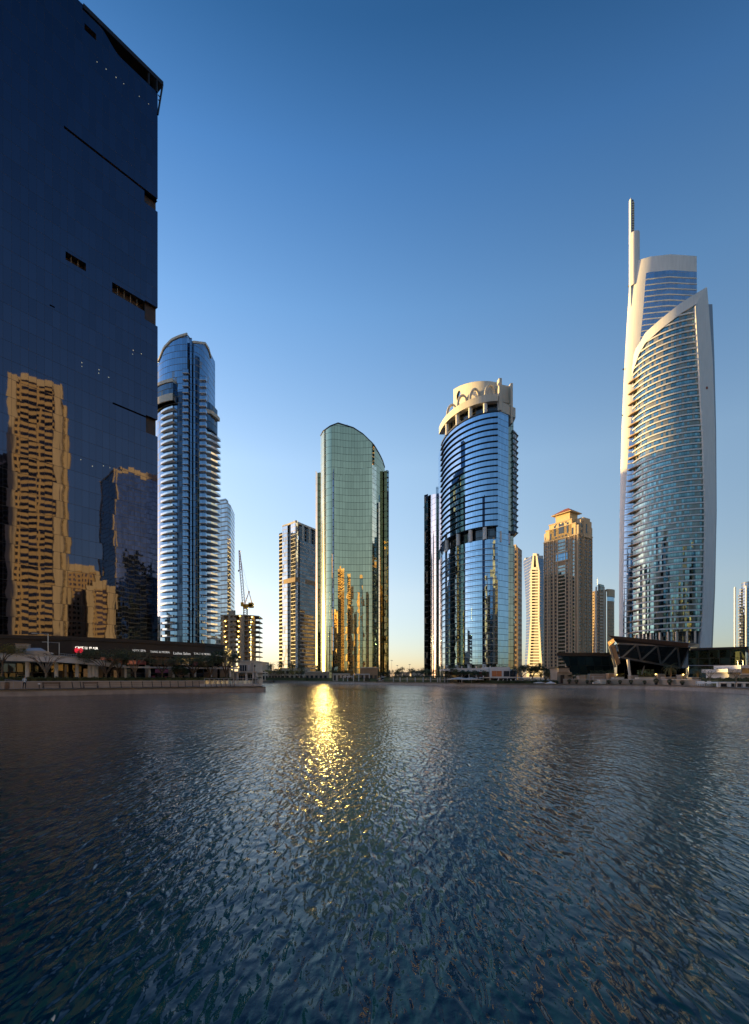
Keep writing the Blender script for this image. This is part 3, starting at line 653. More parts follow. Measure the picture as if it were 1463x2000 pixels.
# beige flank block behind its right side
M['w_beige'] = glass('beige flats wall', (.10, .12, .14), 3.2, 3.1, (.44, .31, .21), jit=.01, wob=.01, lu=.62, lv=.45, vary=.4, frough=.8)
t = thing('flank_block', 'narrow beige apartment block peeking out right of the crowned blue tower', 'building', (*P(1008, 330), GZ))
m_ = MB(); m_.prism([P(985, 332), P(1012, 324), P(1019.5, 332), P(1019, 350), P(985, 352)], GZ, Zy(1072, 328)); m_.build('wall', 'w_beige', t)
m_ = MB(); m_.prism([P(990, 334), P(1008, 328), P(1012, 336), P(990, 345)], Zy(1072, 328), Zy(1063, 328)); m_.build('roof_box', 'beige', t)

# ---------------------------------------------------------------- twisted tower and pale lattice tower
M['gl_twist'] = glass('slate blue glass', (.13, .18, .26), 3.6, 1.6, (.16, .18, .21), jit=.008, wob=.005, lu=.05, lv=.12, vary=.14)
t = thing('twisted_tower', 'slate blue glass tower with a waisted twisting edge, behind the pale tapering tower', 'tower', (*P(1040, 640), GZ))
m_ = MB(); TL2 = [(1088, 1021.8), (1130, 1025), (1200, 1028), (1250, 1027), (1312, 1024)]; N_ = 26
for i in range(N_):
    ya, yb = lerp(1312, 1090, i/N_), lerp(1312, 1090, (i+1)/N_)
    for (fa_, Da), (fb_, Db) in (((0, 655), (.33, 630)), ((.33, 630), (1, 650))):
        c = []
        for f_, D, y in ((fa_, Da, ya), (fb_, Db, ya), (fb_, Db, yb), (fa_, Da, yb)):
            xl = tab([(-b, 0) for b, a in ()] or TL2, y); c.append((*P(lerp(xl, 1068, f_+.05*sin((1312-y)/80)*(0 < f_ < 1)), D), Zy(y, 640)))
        m_.face(c, [(fa_*30, c[0][2]), (fb_*30, c[1][2]), (fb_*30, c[2][2]), (fa_*30, c[3][2])])
zt = Zy(1090, 640)
m_.face([(*P(1021.8, 655), zt), (*P(1038, 630), zt), (*P(1068, 650), zt), (*P(1050, 680), zt)]); m_.build('twisted_wall', 'gl_twist', t)
m_ = MB(); m_.box(X(1026, 650), X(1034, 650), 648, 655, zt, zt+2.6); m_.box(X(1049, 650), X(1060, 650), 648, 660, zt, zt+5); m_.build('roof_plant', 'greymetal', t)
t = thing('lattice_tower', 'pale cream tapering tower of stacked openings, flaring at its foot, lit by the sun', 'tower', (*P(1045, 575), GZ))
YS = [(1081, 1041, 1048.5), (1112, 1040.5, 1049), (1113, 1036, 1054), (1206, 1036, 1053.5), (1230, 1034.5, 1054.8), (1270, 1032, 1057), (1312, 1028, 1060.5)]
la = [(a, b) for a, b, c in YS]; ra = [(a, c) for a, b, c in YS]
m_ = MB(); core = MB()
DLt = 575.0
def lp(px, back=0.):        # the front faces the sun: its right side is nearer
    D = DLt-(px-1036)*.62; x, y = P(px, D); k_ = (D+back)/D; return (x*k_, y*k_)
def zz_(px, y): return Zy(y, lp(px)[1])
ys = [1081, 1112.9, 1113.1, 1206, 1230, 1270, 1322]
for ya, yb in zip(ys, ys[1:]):
    (pa0, pa1), (pb0, pb1) = (tab(la, ya), tab(ra, ya)), (tab(la, yb), tab(ra, yb)); w = .34 if ya < 1112 else .17
    for f0, f1 in ((0, w), (1-w, 1)):
        pc = [lerp(pb0, pb1, f0), lerp(pb0, pb1, f1), lerp(pa0, pa1, f1), lerp(pa0, pa1, f0)]; yc = [yb, yb, ya, ya]
        A = [(*lp(p), zz_(p, y)) for p, y in zip(pc, yc)]; B = [(*lp(p, 14), zz_(p, y)) for p, y in zip(pc, yc)]
        m_.face(A); m_.face(B[::-1])
        for i in range(4): j = (i+1) % 4; m_.face([A[j], A[i], B[i], B[j]])
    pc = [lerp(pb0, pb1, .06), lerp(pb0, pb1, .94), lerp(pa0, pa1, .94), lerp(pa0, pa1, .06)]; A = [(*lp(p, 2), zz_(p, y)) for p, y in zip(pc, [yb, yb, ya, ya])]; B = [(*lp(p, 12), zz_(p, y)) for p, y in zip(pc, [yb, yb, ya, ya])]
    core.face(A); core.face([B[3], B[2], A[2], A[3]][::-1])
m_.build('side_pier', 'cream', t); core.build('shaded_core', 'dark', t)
y = 1116; n_f = 0
while y < 1318:
    pa, pb = tab(la, y), tab(ra, y); e = .9 if y < 1206 else -.2
    L_ = [lp(pa-e), lp(pb+e)]; m_ = MB(); m_.band(L_, .7 if y < 1206 else .15, [zz_(pa, y)-1.35, zz_(pb, y)-1.35], [zz_(pa, y)+.1, zz_(pb, y)+.1], inn=2); m_.build('floor_band', 'cream', t); y += 5.7
for ya, yb in ((1081, 1085), (1108, 1113)):
    m_ = MB(); pa, pb = tab(la, ya), tab(ra, ya); m_.band([lp(pa), lp(pb)], .3, [zz_(pa, yb), zz_(pb, yb)], [zz_(pa, ya), zz_(pb, ya)], inn=4); m_.build('top_band', 'cream', t)

# ---------------------------------------------------------------- beige tower with the red hipped roof
t = thing('red_roof_tower', 'tall beige stone apartment tower with arched loggias and a red hipped roof, top in sunlight', 'tower', (*P(1112, 470), GZ))
K0 = P(1130, 455); dA = Vector((-.67, 1)).normalized(); dB = Vector((1, .67)).normalized()
WA, WB = 37.0, 20.7
ptA = lambda u, o=0.: (K0[0]+dA.x*(WA-u)-dA.y*0+(-dB.x)*o, K0[1]+dA.y*(WA-u)-dB.y*o)      # u from the left end, o out of the wall
ptB = lambda u, o=0.: (K0[0]+dB.x*u-dA.x*o, K0[1]+dB.y*u-dA.y*o)
aA = atan2(-dA.y, -dA.x); aB = atan2(dB.y, dB.x)
ztp = Zy(1011, 458); zmid = Zy(1050, 468)
def fx(o, za, zb_): return [ptA(0, o), ptA(WA, o), ptB(WB, o), (ptB(WB, 0)[0]+dA.x*WA, ptB(WB, 0)[1]+dA.y*WA)]
m_ = MB(); m_.prism([ptA(0), ptA(WA), ptB(WB), (ptB(WB)[0]+dA.x*WA, ptB(WB)[1]+dA.y*WA)], GZ, zmid); m_.build('shaft_wall', 'brownstone', t)
m_ = MB(); cs = [ptA(.6, .25), ptA(WA-.2, .25), (ptB(WB-.3, .25)), (ptB(WB)[0]+dA.x*WA, ptB(WB)[1]+dA.y*WA)]
m_.prism([ptA(.5, .2), (K0[0]-dB.x*.2-dA.x*.2, K0[1]-dB.y*.2-dA.y*.2), ptB(WB-.3, .2), (ptB(WB)[0]+dA.x*(WA-1), ptB(WB)[1]+dA.y*(WA-1))], zmid, ztp-7); m_.build('upper_wall', 'beige', t)
M['beige_sunlit'] = plain('sunlit beige render', (.64, .47, .25), .7, var=.08, scale=.3, vert=True)  # beige lightened and yellowed for the sun on the tower top
m_ = MB()
def abox(u0, u1, o0, o1, z0, z1, mb, wallf): mb.prism([wallf(u0, o1), wallf(u1, o1), wallf(u1, o0), wallf(u0, o0)], z0, z1)
for u0, u1, zz in ((6.5, 30.5, ztp), (2.5, 34.5, ztp-4.5)): abox(u0, u1, -8, .55, zmid, zz, m_, ptA)
m_.build('stepped_parapet', 'beige_sunlit', t)
m_ = MB(); abox(2.5, WB-2, -14, .6, zmid-2, ztp-2, m_, ptB); abox(5.5, WB-5, -14, 1.0, zmid-2, ztp+.3, m_, ptB); m_.build('stepped_parapet', 'beige', t)
m_ = MB()
for zz in (zmid-.4, zmid+.1): pass
abox(-.3, WA+.2, -.5, .7, zmid-.7, zmid, m_, ptA); abox(-.2, WB, -.5, .7, zmid-.7, zmid, m_, ptB); abox(5.9, 31.1, -.5, 1.0, ztp-.8, ztp, m_, ptA); abox(2, 35, -.5, .9, ztp-5.2, ztp-4.5, m_, ptA)
m_.build('cornice', 'beige', t)
m_ = MB()
for u in (.0, 4.6, 6.7, 10.8, 15.0, 23.6, 27.5, 29.4, 33.2, 36.2): abox(u, u+.75, 0, .45, GZ, zmid-.7, m_, ptA)
for u in (0, 4.2, 6.2, 8.2, 12, 14.2, 19.6): abox(u, u+.7, 0, .45, GZ, zmid-.7, m_, ptB)
m_.build('pilaster', 'beige', t, kind='stuff')
# glazed strip up the middle of the wide face
M['gl_strip'] = glass('teal glass strip', (.13, .20, .22), 3.3, 1.7, (.36, .26, .17), jit=.008, wob=.005, lu=.04, lv=.34, vary=.15)
M['gl_lobby'] = glass('lobby glass', (.10, .22, .34), 3.3, 1.7, (.05, .07, .09), jit=.008, wob=.005)
m_ = MB(); m_.wall([ptA(16, .12), ptA(23.4, .12)], GZ, Zy(1104, 468)); m_.build('glass_strip', 'gl_strip', t)
m_ = MB(); m_.wall([ptA(16, .12), ptA(23.4, .12)], Zy(1092, 468), zmid-.8); m_.build('glass_strip', 'gl_strip', t)
m_ = MB(); m_.wall([ptA(13.4, .3), ptA(26, .3)], Zy(1094, 468), Zy(1080, 468)); m_.build('sky_lobby_glass', 'gl_lobby', t)
m_ = MB(); abox(13, 26.4, 0, .7, Zy(1080, 468), Zy(1077, 468), m_, ptA); abox(13, 26.4, 0, .7, Zy(1096, 468), Zy(1094, 468), m_, ptA); m_.build('lobby_trim', 'beige', t)
m_ = MB(); m_.wall([ptA(31.2, .1), ptA(33, .1)], GZ, zmid-4); m_.build('glass_strip', 'gl_strip', t)
its = []
z = zmid-4.5
while z > GZ+4:
    for u, w in ((13.2, 1.6), (25.4, 1.5), (8.8, 1.7), (28.5, 1.5), (5.6, 1.2), (2.2, 1.5)):
        if u in (13.2, 25.4) and Zy(1098, 468) < z < Zy(1076, 468): continue
        its.append((*ptA(u, .05), z, aA, w, 2.0, .2))
    for u, w in ((2.2, 2.4), (5.2, 1.0), (10.2, 2.2), (13.1, 1.0), (16.8, 2.6)): its.append((*ptB(u, .05), z, aB, w, 1.9, .2))
    z -= 3.3
big = []
for u in (12.6, 26.2): big.append((*ptA(u, .6), lerp(zmid, ztp, .52), aA, 1.9, 9.5, .12))
big.append((*ptA(19.6, .6), lerp(zmid, ztp, .55), aA, 5.6, 8.6, .12))
for u in (8, 31.4): big.append((*ptA(u, .6), zmid+3.6, aA, 1.6, 6, .12))
for u in (14, 17.5, 21, 24.5): big.append((*ptA(u, .6), zmid+1.4, aA, 1.9, 1.1, .12)); big.append((*ptA(u, .6), ztp-1.9, aA, 1.9, 1.0, .12))
for u in (2, 4): big.append((*ptA(u, .25), zmid+3.2, aA, .9, 2.6, .12))
for u in (3.6, 5.6): big.append((*ptB(u, .65), zmid+3, aB, 1.2, 3, .12)); big.append((*ptB(u, .65), zmid+8, aB, 1.2, 3, .12))
big.append((*ptB(10.3, 1.05), zmid+6, aB, 2.2, 8, .12))
windows(t, 'window', big+its, 'glassdark')
# hipped roof on its own drum
cR = (ptA(20, -6.5)); hw, hd = 9.2, 7.2
zr0 = ztp-.2; zr1 = Zy(998, 462)
def rr_(a, b, z): return (cR[0]-dA.x*a+dB.x*b, cR[1]-dA.y*a+dB.y*b, z)
m_ = MB(); m_.prism([rr_(-hw+1.6, -hd+1.6, 0)[:2], rr_(hw-1.6, -hd+1.6, 0)[:2], rr_(hw-1.6, hd-1.6, 0)[:2], rr_(-hw+1.6, hd-1.6, 0)[:2]], ztp-3, zr1); m_.build('roof_drum', 'beige_sunlit', t)
m_ = MB(); cnr = [rr_(-hw-1.2, -hd-1.2, zr1), rr_(hw+1.2, -hd-1.2, zr1), rr_(hw+1.2, hd+1.2, zr1), rr_(-hw-1.2, hd+1.2, zr1)]
ap = [rr_(-2, 0, zr1+5.6), rr_(2, 0, zr1+5.6)]
m_.face([cnr[0], cnr[1], ap[1], ap[0]]); m_.face([cnr[1], cnr[2], ap[1]]); m_.face([cnr[2], cnr[3], ap[0], ap[1]]); m_.face([cnr[3], cnr[0], ap[0]]); m_.face(cnr[::-1]); m_.build('hipped_roof', 'redroof', t)
m_ = MB(); c2 = [(a, b, c-.55) for a, b, c in cnr]
for i in range(4): j = (i+1) % 4; m_.face([c2[i], c2[j], cnr[j], cnr[i]])
m_.face(c2[::-1]); m_.build('eave', 'beige_sunlit', t)
# ---------------------------------------------------------------- round beige tower right of it
M['w_round'] = glass('tan balcony wall', (.12, .12, .12), 3.3, 2.8, (.42, .31, .20), jit=.01, wob=.008, lu=.55, lv=.52, vary=.4, frough=.8)
t = thing('round_corner_tower', 'tan apartment tower with a rounded shoulder, between the red roofed and white towers', 'tower', (*P(1180, 560), GZ))
rc_ = arc(X(1184, 552), 566, X(1201.5, 560)-X(1184, 552), 16, 270, 360, 10)
m_ = MB(); m_.wall(rc_, GZ, Zy(1152, 555)); m_.face([(*p, Zy(1152, 555)) for p in rc_]+[(rc_[0][0], 566, Zy(1152, 555))]); m_.build('rounded_wall', 'w_round', t)
m_ = MB(); m_.band(rc_, .5, Zy(1166, 555), Zy(1152, 555), inn=.4); m_.build('crown_band', 'beige', t)
m_ = MB(); m_.band(rc_, .2, Zy(1175, 555), Zy(1167, 555)); m_.build('glass_band', 'gl_crown2', t)
m_ = MB(); m_.prism([P(1152, 561), P(1171, 548.5), P(1184, 550), P(1184, 575), P(1152, 575)], GZ, Zy(1154, 553)); m_.build('flat_wall', 'w_round', t)
m_ = MB(); m_.prism([P(1168, 549.5), P(1172.5, 549), P(1180, 556), P(1168, 560)], Zy(1290, 550), Zy(1141, 550)); m_.build('glass_shaft', 'gl_strip', t)
z = Zy(1300, 549); i = 0
while z < Zy(1160, 549):
    m_ = MB(); m_.prism([P(1171.5, 547.6), P(1178.5, 547.4), P(1178.5, 550), P(1171.5, 550)], z, z+1.4); m_.build('balcony', 'cream', t); z += 3.3
for px in (1164.5, 1179.5):
    m_ = MB(); m_.obox(P(px, 549), 0, .6, .8, GZ, Zy(1146, 549)); m_.build('pier', 'cream', t)
m_ = MB(); m_.tube((*P(1167, 560), Zy(1142, 560)), (*P(1167, 560), Zy(1130, 560)), .15); m_.build('roof_mast', 'greymetal', t)

# ---------------------------------------------------------------- the tall white tower of two curved blades
M['gl_almas'] = glass('teal tower glass', (.20, .34, .36), 4.1, 1.6, (.10, .13, .13), jit=.006, wob=.004, lu=.07, lv=.04, vary=.3, blinds=.34, spand=.30, sp_tint=(.12, .20, .22))
M['gl_almas2'] = glass('grey blue tower glass', (.42, .48, .58), 4.1, 3.0, (.30, .30, .32), jit=.005, wob=.004, lu=.03, lv=.05, vary=.1)
t = thing('white_spire_tower', 'very tall white tower of two curved blades with banded teal glass and a spire', 'tower', (*P(1305, 385), GZ))
SL = [(515, 1233), (560, 1229), (620, 1225), (690, 1221), (760, 1217.5), (830, 1214.5), (900, 1212.5), (1000, 1210.5), (1120, 1209.2), (1320, 1209)]
RIM = [(1233, 515), (1245, 508.5), (1270, 501), (1310, 496.5), (1361, 500)]
DR, BR = 405.0, 20.0
def rear(y, ph):            # point on the rear blade at height row y (measured at its left edge), angle ph 0..90
    x0 = X(tab(SL, y), DR); x1 = X(1361, DR-BR)
    return (x1-(x1-x0)*cos(radians(ph)), DR-BR*sin(radians(ph)))
def zrim(ph):
    p = rear(515, ph); return Zy(tab(RIM, px_of(p)), p[1])
PH = [90*i/36 for i in range(37)]
ysl = [515, 530, 545, 560, 590, 620, 655, 690, 725, 760, 800, 830, 870, 900, 950, 1000, 1060, 1120, 1200, 1322]
def phi_in(y): return tab([(515, 34), (545, 34), (620, 33), (760, 27), (860, 20), (1000, 14), (1322, 12)], y)
gl = MB(); wh = MB()
for ya, yb in zip(ysl, ysl[1:]):
    fa_, fb_ = (HY-ya)/(HY-515), (HY-yb)/(HY-515)
    up = ya < 545
    for seg in (0, 1):
        n_ = 12 if seg == 0 else 26
        for i in range(n_):
            pa0 = [0, phi_in(ya)][seg]; pa1 = [phi_in(ya), 90][seg]; pb0 = [0, phi_in(yb)][seg]; pb1 = [phi_in(yb), 90][seg]
            q = []
            for y, f_, ph in ((yb, fb_, lerp(pb0, pb1, i/n_)), (yb, fb_, lerp(pb0, pb1, (i+1)/n_)), (ya, fa_, lerp(pa0, pa1, (i+1)/n_)), (ya, fa_, lerp(pa0, pa1, i/n_))):
                p = rear(y, ph); q.append((*p, GZ+(zrim(ph)-GZ)*f_))
            tgt_ = wh if (seg == 0 or up) else gl
            if tgt_ is gl: tgt_.face(q, [(a[0]*1.0-a[1]*.6, a[2]) for a in q])
            else: tgt_.face(q)
wo = wh.build('white_blade', 'white', t, smooth=35); gl.build('rear_glass', 'gl_almas2', t)
m_ = MB(); x1 = X(1361, DR-BR)
m_.wall([(x1, DR-BR), (x1+1.5, DR+8)], GZ, [zrim(90), zrim(90)]); m_.wall([(x1+1.5, DR+8), rear(1310, 0)], GZ, [zrim(90), GZ+1]); 
m_.face([(*rear(515, ph), zrim(ph)) for ph in PH]+[(x1+1.5, DR+8, zrim(90))]); m_.build('rear_wall', 'white', t)
# slanting floor lines on the rear glass
FL = 74
for k_ in range(5, 74):
    f_ = k_/FL; y = HY-(HY-515)*f_
    if y < 552: break
    ph0 = phi_in(y)+.5; pts = []; zz = []
    for i in range(15):
        ph = lerp(ph0, 90, i/14); p = rear(y, ph); pts.append(p); zz.append(GZ+(zrim(ph)-GZ)*f_)
    m_ = MB(); m_.band(pts, .35, zz, [z+.6 for z in zz]); m_.build('floor_band', 'white', t)
# front blade
FCX, FCY, FA, FB = 227.6, 385.0, 33.0, 33.0
FR = arc(FCX, FCY, FA, FB, 180, 270, 40)
FT = [(1236, 720), (1240, 702), (1250, 673), (1262, 651), (1290, 625.5), (1330, 593), (1381, 561)]
zf = [Zy(tab(FT, px_of(p)), p[1]) for p in FR]
m_ = MB(); m_.wall(FR, 34.5, zf); m_.build('front_glass', 'gl_almas', t)
m_ = MB(); m_.band(FR, 1.0, [z-7.3 for z in zf], zf, inn=1.2); m_.build('top_band', 'white', t)
m_ = MB()
for i in range(len(FR)-1): m_.face([(*FR[i], zf[i]), (*FR[i+1], zf[i+1]), (FR[i+1][0]+1, 388, zf[i+1]), (FR[i][0]+1, 388, zf[i])])
m_.build('sloping_roof', 'white', t)
zf_at = lambda z: [p for p, h in zip(FR, zf) if h-7 > z]
z = 36.0; kk_ = 0
while z < 256:
    pts = zf_at(z)
    if len(pts) > 3:
        m_ = MB(); m_.band(pts, .75, z, z+.95); m_.build('sunshade', 'white', t)
        if kk_ % 2 == 0 and len(pts) == len(FR):
            m_ = MB(); e = [(FR[0][0]-.2, FR[0][1]+2.5)]+FR[:7]; m_.band(e, [3.0, 3.0, 2.8, 2.4, 1.9, 1.4, 1.0, .8], z-.5, z+.2); m_.build('corner_shade', 'brownstone', t)
    z += 4.1; kk_ += 1
BI = [(597, 1358), (700, 1364), (840, 1372), (1000, 1377.5), (1100, 1376.5), (1200, 1373.5), (1262, 1369.5), (1312, 1367)]
BO = [(561, 1381), (600, 1384.5), (700, 1392), (840, 1397), (1000, 1398.5), (1150, 1395), (1265, 1389), (1312, 1386)]
DB = 350.0; m_ = MB(); yy = [561, 575, 597, 640, 700, 770, 840, 920, 1000, 1070, 1140, 1200, 1262, 1312]
for ya, yb in zip(yy, yy[1:]):
    def br(y):
        i = tab(BI, y) if y >= 597 else lerp(1381, 1358, (y-561)/36)
        return X(i, DB), X(tab(BO, y), DB), Zy(y, DB)
    (xa, xb, za), (xc, xd, zb_) = br(ya), br(yb)
    m_.face([(xc, DB, zb_), (xd, DB, zb_), (xb, DB, za), (xa, DB, za)]); m_.face([(xd+.3, DB+6, zb_), (xc+1, DB+6, zb_), (xa+1, DB+6, za), (xb+.3, DB+6, za)])
    m_.face([(xc+1, DB+6, zb_), (xc, DB, zb_), (xa, DB, za), (xa+1, DB+6, za)]); m_.face([(xd, DB, zb_), (xd+.3, DB+6, zb_), (xb+.3, DB+6, za), (xb, DB, za)])
m_.build('edge_blade', 'white', t, smooth=25)
m_ = MB(); yy2 = [594, 700, 840, 1000, 1150, 1265, 1312]
for ya, yb in zip(yy2, yy2[1:]):
    o_ = lambda y: (X(tab(BO, y)-4, 372), X(tab([(594, 1391.5), (700, 1395.5), (840, 1399), (1000, 1400), (1150, 1397), (1312, 1390)], y), 372), Zy(y, 372))
    (xa, xb, za), (xc, xd, zb_) = o_(ya), o_(yb)
    m_.face([(xc, 372, zb_), (xd, 372, zb_), (xb, 372, za), (xa, 372, za)]); m_.face([(xd, 372, zb_), (xd, 392, zb_), (xb, 392, za), (xb, 372, za)])
m_.build('rear_blade', 'greymetal', t)
m_ = MB(); m_.wall(offs(FR, -3), GZ, 34.5); m_.build('recessed_lobby', 'gl_bluedark', t)
m_ = MB(); m_.face([(*p, 34.5) for p in FR[::-1]]+[(FR[0][0]+30, 385, 34.5)]); m_.build('soffit', 'greymetal', t)
for px in (1243, 1250, 1258, 1273, 1288, 1305, 1322, 1341, 1359):
    pts = offs(FR, -.8); p = min(pts, key=lambda p: abs(px_of(p)-px)); m_ = MB(); m_.lathe(p, [(.85, GZ), (.85, 34.5)], 12); m_.build('column', 'steel', t, smooth=60)
# spire
pS = rear(515, 14); xs = X(1240, 402)
m_ = MB(); m_.lathe((X(1240, 402), 402), [(3.5, Zy(560, 402)), (3.5, Zy(457, 402)), (0, Zy(457, 402)+.05)], 18); m_.build('spire_base', 'white', t, smooth=50)
m_ = MB(); m_.obox((X(1232, 402), 402.5), 0, .5, 1.3, Zy(600, 402), Zy(389, 402)); m_.build('spire_spine', 'white', t)
m_ = MB(); m_.lathe((X(1235.3, 402), 402.5), [(1.3, Zy(457, 402)), (1.1, Zy(391, 402)), (0, Zy(391, 402)+.05)], 10); sp_ = m_.build('spire', 'bronze', t, smooth=50)
for i in range(13):
    m_ = MB(); z = Zy(lerp(455, 397, i/12), 402); m_.lathe((X(1235.3, 402), 402.5), [(1.2, z-.5), (1.65, z-.3), (1.65, z+.5), (1.2, z+.7)], 10); m_.build('ring', 'cream', sp_)
for px, y in ((1227.5, 560), (1217, 722), (1215.5, 812)):
    m_ = MB(); m_.lathe((X(px, 405), 404.5), [(0, Zy(y, 405)-.7), (.6, Zy(y, 405)-.4), (.6, Zy(y, 405)+.4), (0, Zy(y, 405)+.6)], 8); m_.build('beacon', 'darkmetal', t)
m_ = MB(); m_.obox((X(1380.5, 350), 349.8), 0, .5, .15, Zy(760, 350), Zy(755.5, 350)); m_.build('wall_mark', 'cranered', t)

# ---------------------------------------------------------------- blue tower at the right edge
M['gl_edge'] = glass('edge tower glass', (.16, .25, .37), 3.4, 2.0, (.10, .12, .15), jit=.01, wob=.005, lu=.10, lv=.20, vary=.15)
t = thing('edge_tower', 'distant blue glass tower with white ribs, cut off by the right edge of the view', 'tower', (*P(1460, 600), GZ))
m_ = MB(); m_.prism([P(1444, 604), P(1458, 596), P(1496, 600), P(1496, 630), P(1444, 630)], GZ, Zy(1149, 600)); m_.build('wall', 'gl_edge', t)
m_ = MB(); m_.lathe(P(1466, 606), [(9, Zy(1150, 604)), (9, Zy(1137, 604)), (0, Zy(1134, 604))], 24); m_.build('round_top', 'gl_edge', t, smooth=40)
for px in (1444.5, 1457.5):
    m_ = MB(); m_.obox((X(px, 595.5), 595.5 if px > 1450 else 603), 0, .6, .8, GZ, Zy(1146, 600)); m_.build('rib', 'white', t)
z = Zy(1300, 600)
while z < Zy(1160, 600):
    m_ = MB(); m_.prism([P(1442, 602.5), P(1445.5, 601), P(1446, 605), P(1442.2, 606)], z, z+1.2); m_.build('balcony', 'cream', t); z += 3.4

# ---------------------------------------------------------------- city out of frame: it shows in the mirrored glass; added blocks shade the far side
M['w_gold'] = glass('sand balcony wall', (.05, .05, .055), 3.4, 8.6, (.50, .34, .17), jit=.01, wob=.01, lu=.10, lv=.5, vary=.4, frough=.85)
M['w_gold2'] = glass('ochre window wall', (.06, .07, .08), 3.4, 2.4, (.46, .30, .15), jit=.01, wob=.01, lu=.5, lv=.5, vary=.4, frough=.85)
M['gl_off'] = glass('blue office glass', (.22, .30, .38), 3.6, 1.5, (.05, .06, .07), jit=.01, wob=.006, lv=.1, vary=.2)
M['gl_off2'] = glass('brown office glass', (.10, .09, .08), 3.6, 1.5, (.05, .045, .04), jit=.01, wob=.006, lv=.2, vary=.3)
def city(label, c, ang, hx, hy, z1, mat, trim='cream', pier=1.8):
    t = thing('city_tower', label, 'tower', (c[0], c[1], GZ), 'towers round the lake outside the view')
    m_ = MB(); m_.obox(c, ang, hx, hy, GZ, z1); m_.build('wall', mat, t)
    m_ = MB(); m_.obox(c, ang, hx*.75, hy*.75, z1, z1+5); m_.obox(c, ang, hx+.3, hy+.3, z1-.5, z1+1); m_.build('roof', trim, t)
    if pier:
        m_ = MB()
        for a in (-1, 1):
            for b in (-1, 1): m_.obox((c[0]+a*hx*cos(ang)-b*hy*sin(ang), c[1]+a*hx*sin(ang)+b*hy*cos(ang)), ang, pier, pier, GZ, z1+1.5)
        m_.build('corner_pier', trim, t)
    return t
sa = atan2(cos(SUN_AZ), sin(SUN_AZ))
city('added broad blue shadow casting tower hidden behind the dark tower, farther away', (-345, 702), sa, 16, 42, 199, 'gl_off')  # unseen towers added to cast shade on the white, beige and crowned towers
city('added ochre shadow casting tower hidden behind the dark tower, farthest away', (-400, 828), sa, 16, 44, 168, 'w_gold2')
city('added sand coloured shadow casting tower hidden close behind the dark tower', (-255, 492), sa, 14, 26, 172, 'w_gold')
city('added low sand shadow casting block beyond the left bank, nearest the dark tower', (-210, 245), sa, 14, 10, 44, 'w_gold2')  # low unseen blocks added to keep the far quay in shade
city('added low flat sand shadow casting block beyond the left bank, second from the dark tower', (-210, 271), sa, 12, 9, 21.5, 'w_gold')
city('added low wide brown shadow casting block beyond the left bank, behind the dark podium', (-218, 330), sa, 14, 24, 42, 'gl_off2')
city('added lowest brown shadow casting block beyond the left bank, between two other hidden blocks', (-212, 290), sa, 12, 9, 21, 'w_gold2')
def mirr(px, D):
    b = P(px, D); d = (b[0]-QX)*NX+(b[1]-QY)*NY; return (b[0]-2*d*NX, b[1]-2*d*NY)
fa2 = atan2(.4, -.9)      # these face the sun
c1 = mirr(78, 285); city('sand apartment tower with balconies, mirrored gold in the dark tower', c1, fa2+pi/2+.25, 10.5, 13, Zy(772, 285), 'w_gold', 'beige')
c2 = mirr(268, 400); city('blue office tower, mirrored at the right of the dark tower', c2, fa2+pi/2-.1, 21, 16, Zy(945, 400), 'gl_off', 'beige', .5)
c3 = mirr(152, 360); city('ochre block, mirrored low in the middle of the dark tower', c3, fa2+pi/2, 11, 8, Zy(1118, 360), 'w_gold2', 'beige')
c4 = mirr(192, 330); city('sand block, mirrored low beside the blue reflection in the dark tower', c4, fa2+pi/2, 6, 6, Zy(1152, 330), 'w_gold', 'beige')
c5 = mirr(-40, 330); city('brown glass tower, mirrored at the far left of the dark tower', c5, fa2+pi/2, 19, 12, Zy(900, 330), 'gl_off2', 'dark')
BT = [(-150, -190, 16, 12, 120, 'w_gold'), (-105, -240, 14, 14, 150, 'gl_off'), (-62, -175, 12, 12, 95, 'w_gold2'), (-20, -250, 15, 13, 140, 'w_gold2'), (18, -180, 10, 12, 90, 'w_gold'),
      (52, -230, 14, 13, 135, 'w_gold2'), (88, -160, 13, 14, 105, 'gl_off'), (128, -210, 14, 14, 150, 'w_gold'), (175, -150, 14, 14, 120, 'w_gold2'), (230, -200, 18, 14, 165, 'w_gold'), (235, -60, 15, 15, 130, 'w_gold'),
      (300, -120, 16, 16, 150, 'w_gold2'), (-200, -140, 15, 15, 140, 'gl_off2'),
      (-49, -140, 4.5, 8, 150, 'w_gold'), (-8, -150, 4.5, 8, 168, 'w_gold2'), (-31, -128, 3.5, 6, 112, 'w_gold'), (-74, -265, 10, 10, 190, 'w_gold2')]
kind_ = {'w_gold': 'sand apartment tower', 'w_gold2': 'ochre apartment tower', 'gl_off': 'blue office tower', 'gl_off2': 'brown glass tower'}
where = ['far left', 'left', 'half left', 'a little left', 'almost straight', 'a little right', 'half right', 'right', 'farther right', 'far right', 'beside the lake at the right', 'beyond the right bank', 'farthest left', 'narrow, mirrored left in green glass', 'narrow, mirrored right in green glass', 'narrowest of them', 'tallest, far back']
for (x, y, a, b, zt_, mt), wv_ in zip(BT, where):
    city(f'{kind_[mt]} behind the viewer, {wv_}', (x, y), R.uniform(-.3, .3), a, b, zt_, mt, 'beige')
#== MARK ==

# ================================================================ left bank
DPL = [(-60, 71), (0, 71.5), (90, 75), (180, 79), (260, 83.5), (350, 89), (445, 95), (458, 97)]
DPO = [(-60, 92), (0, 93), (140, 97), (250, 104), (340, 111), (400, 116.5), (437, 122)]
def line(T, pxs, o=0): return [P(px, tab(T, px)+o) for px in pxs]
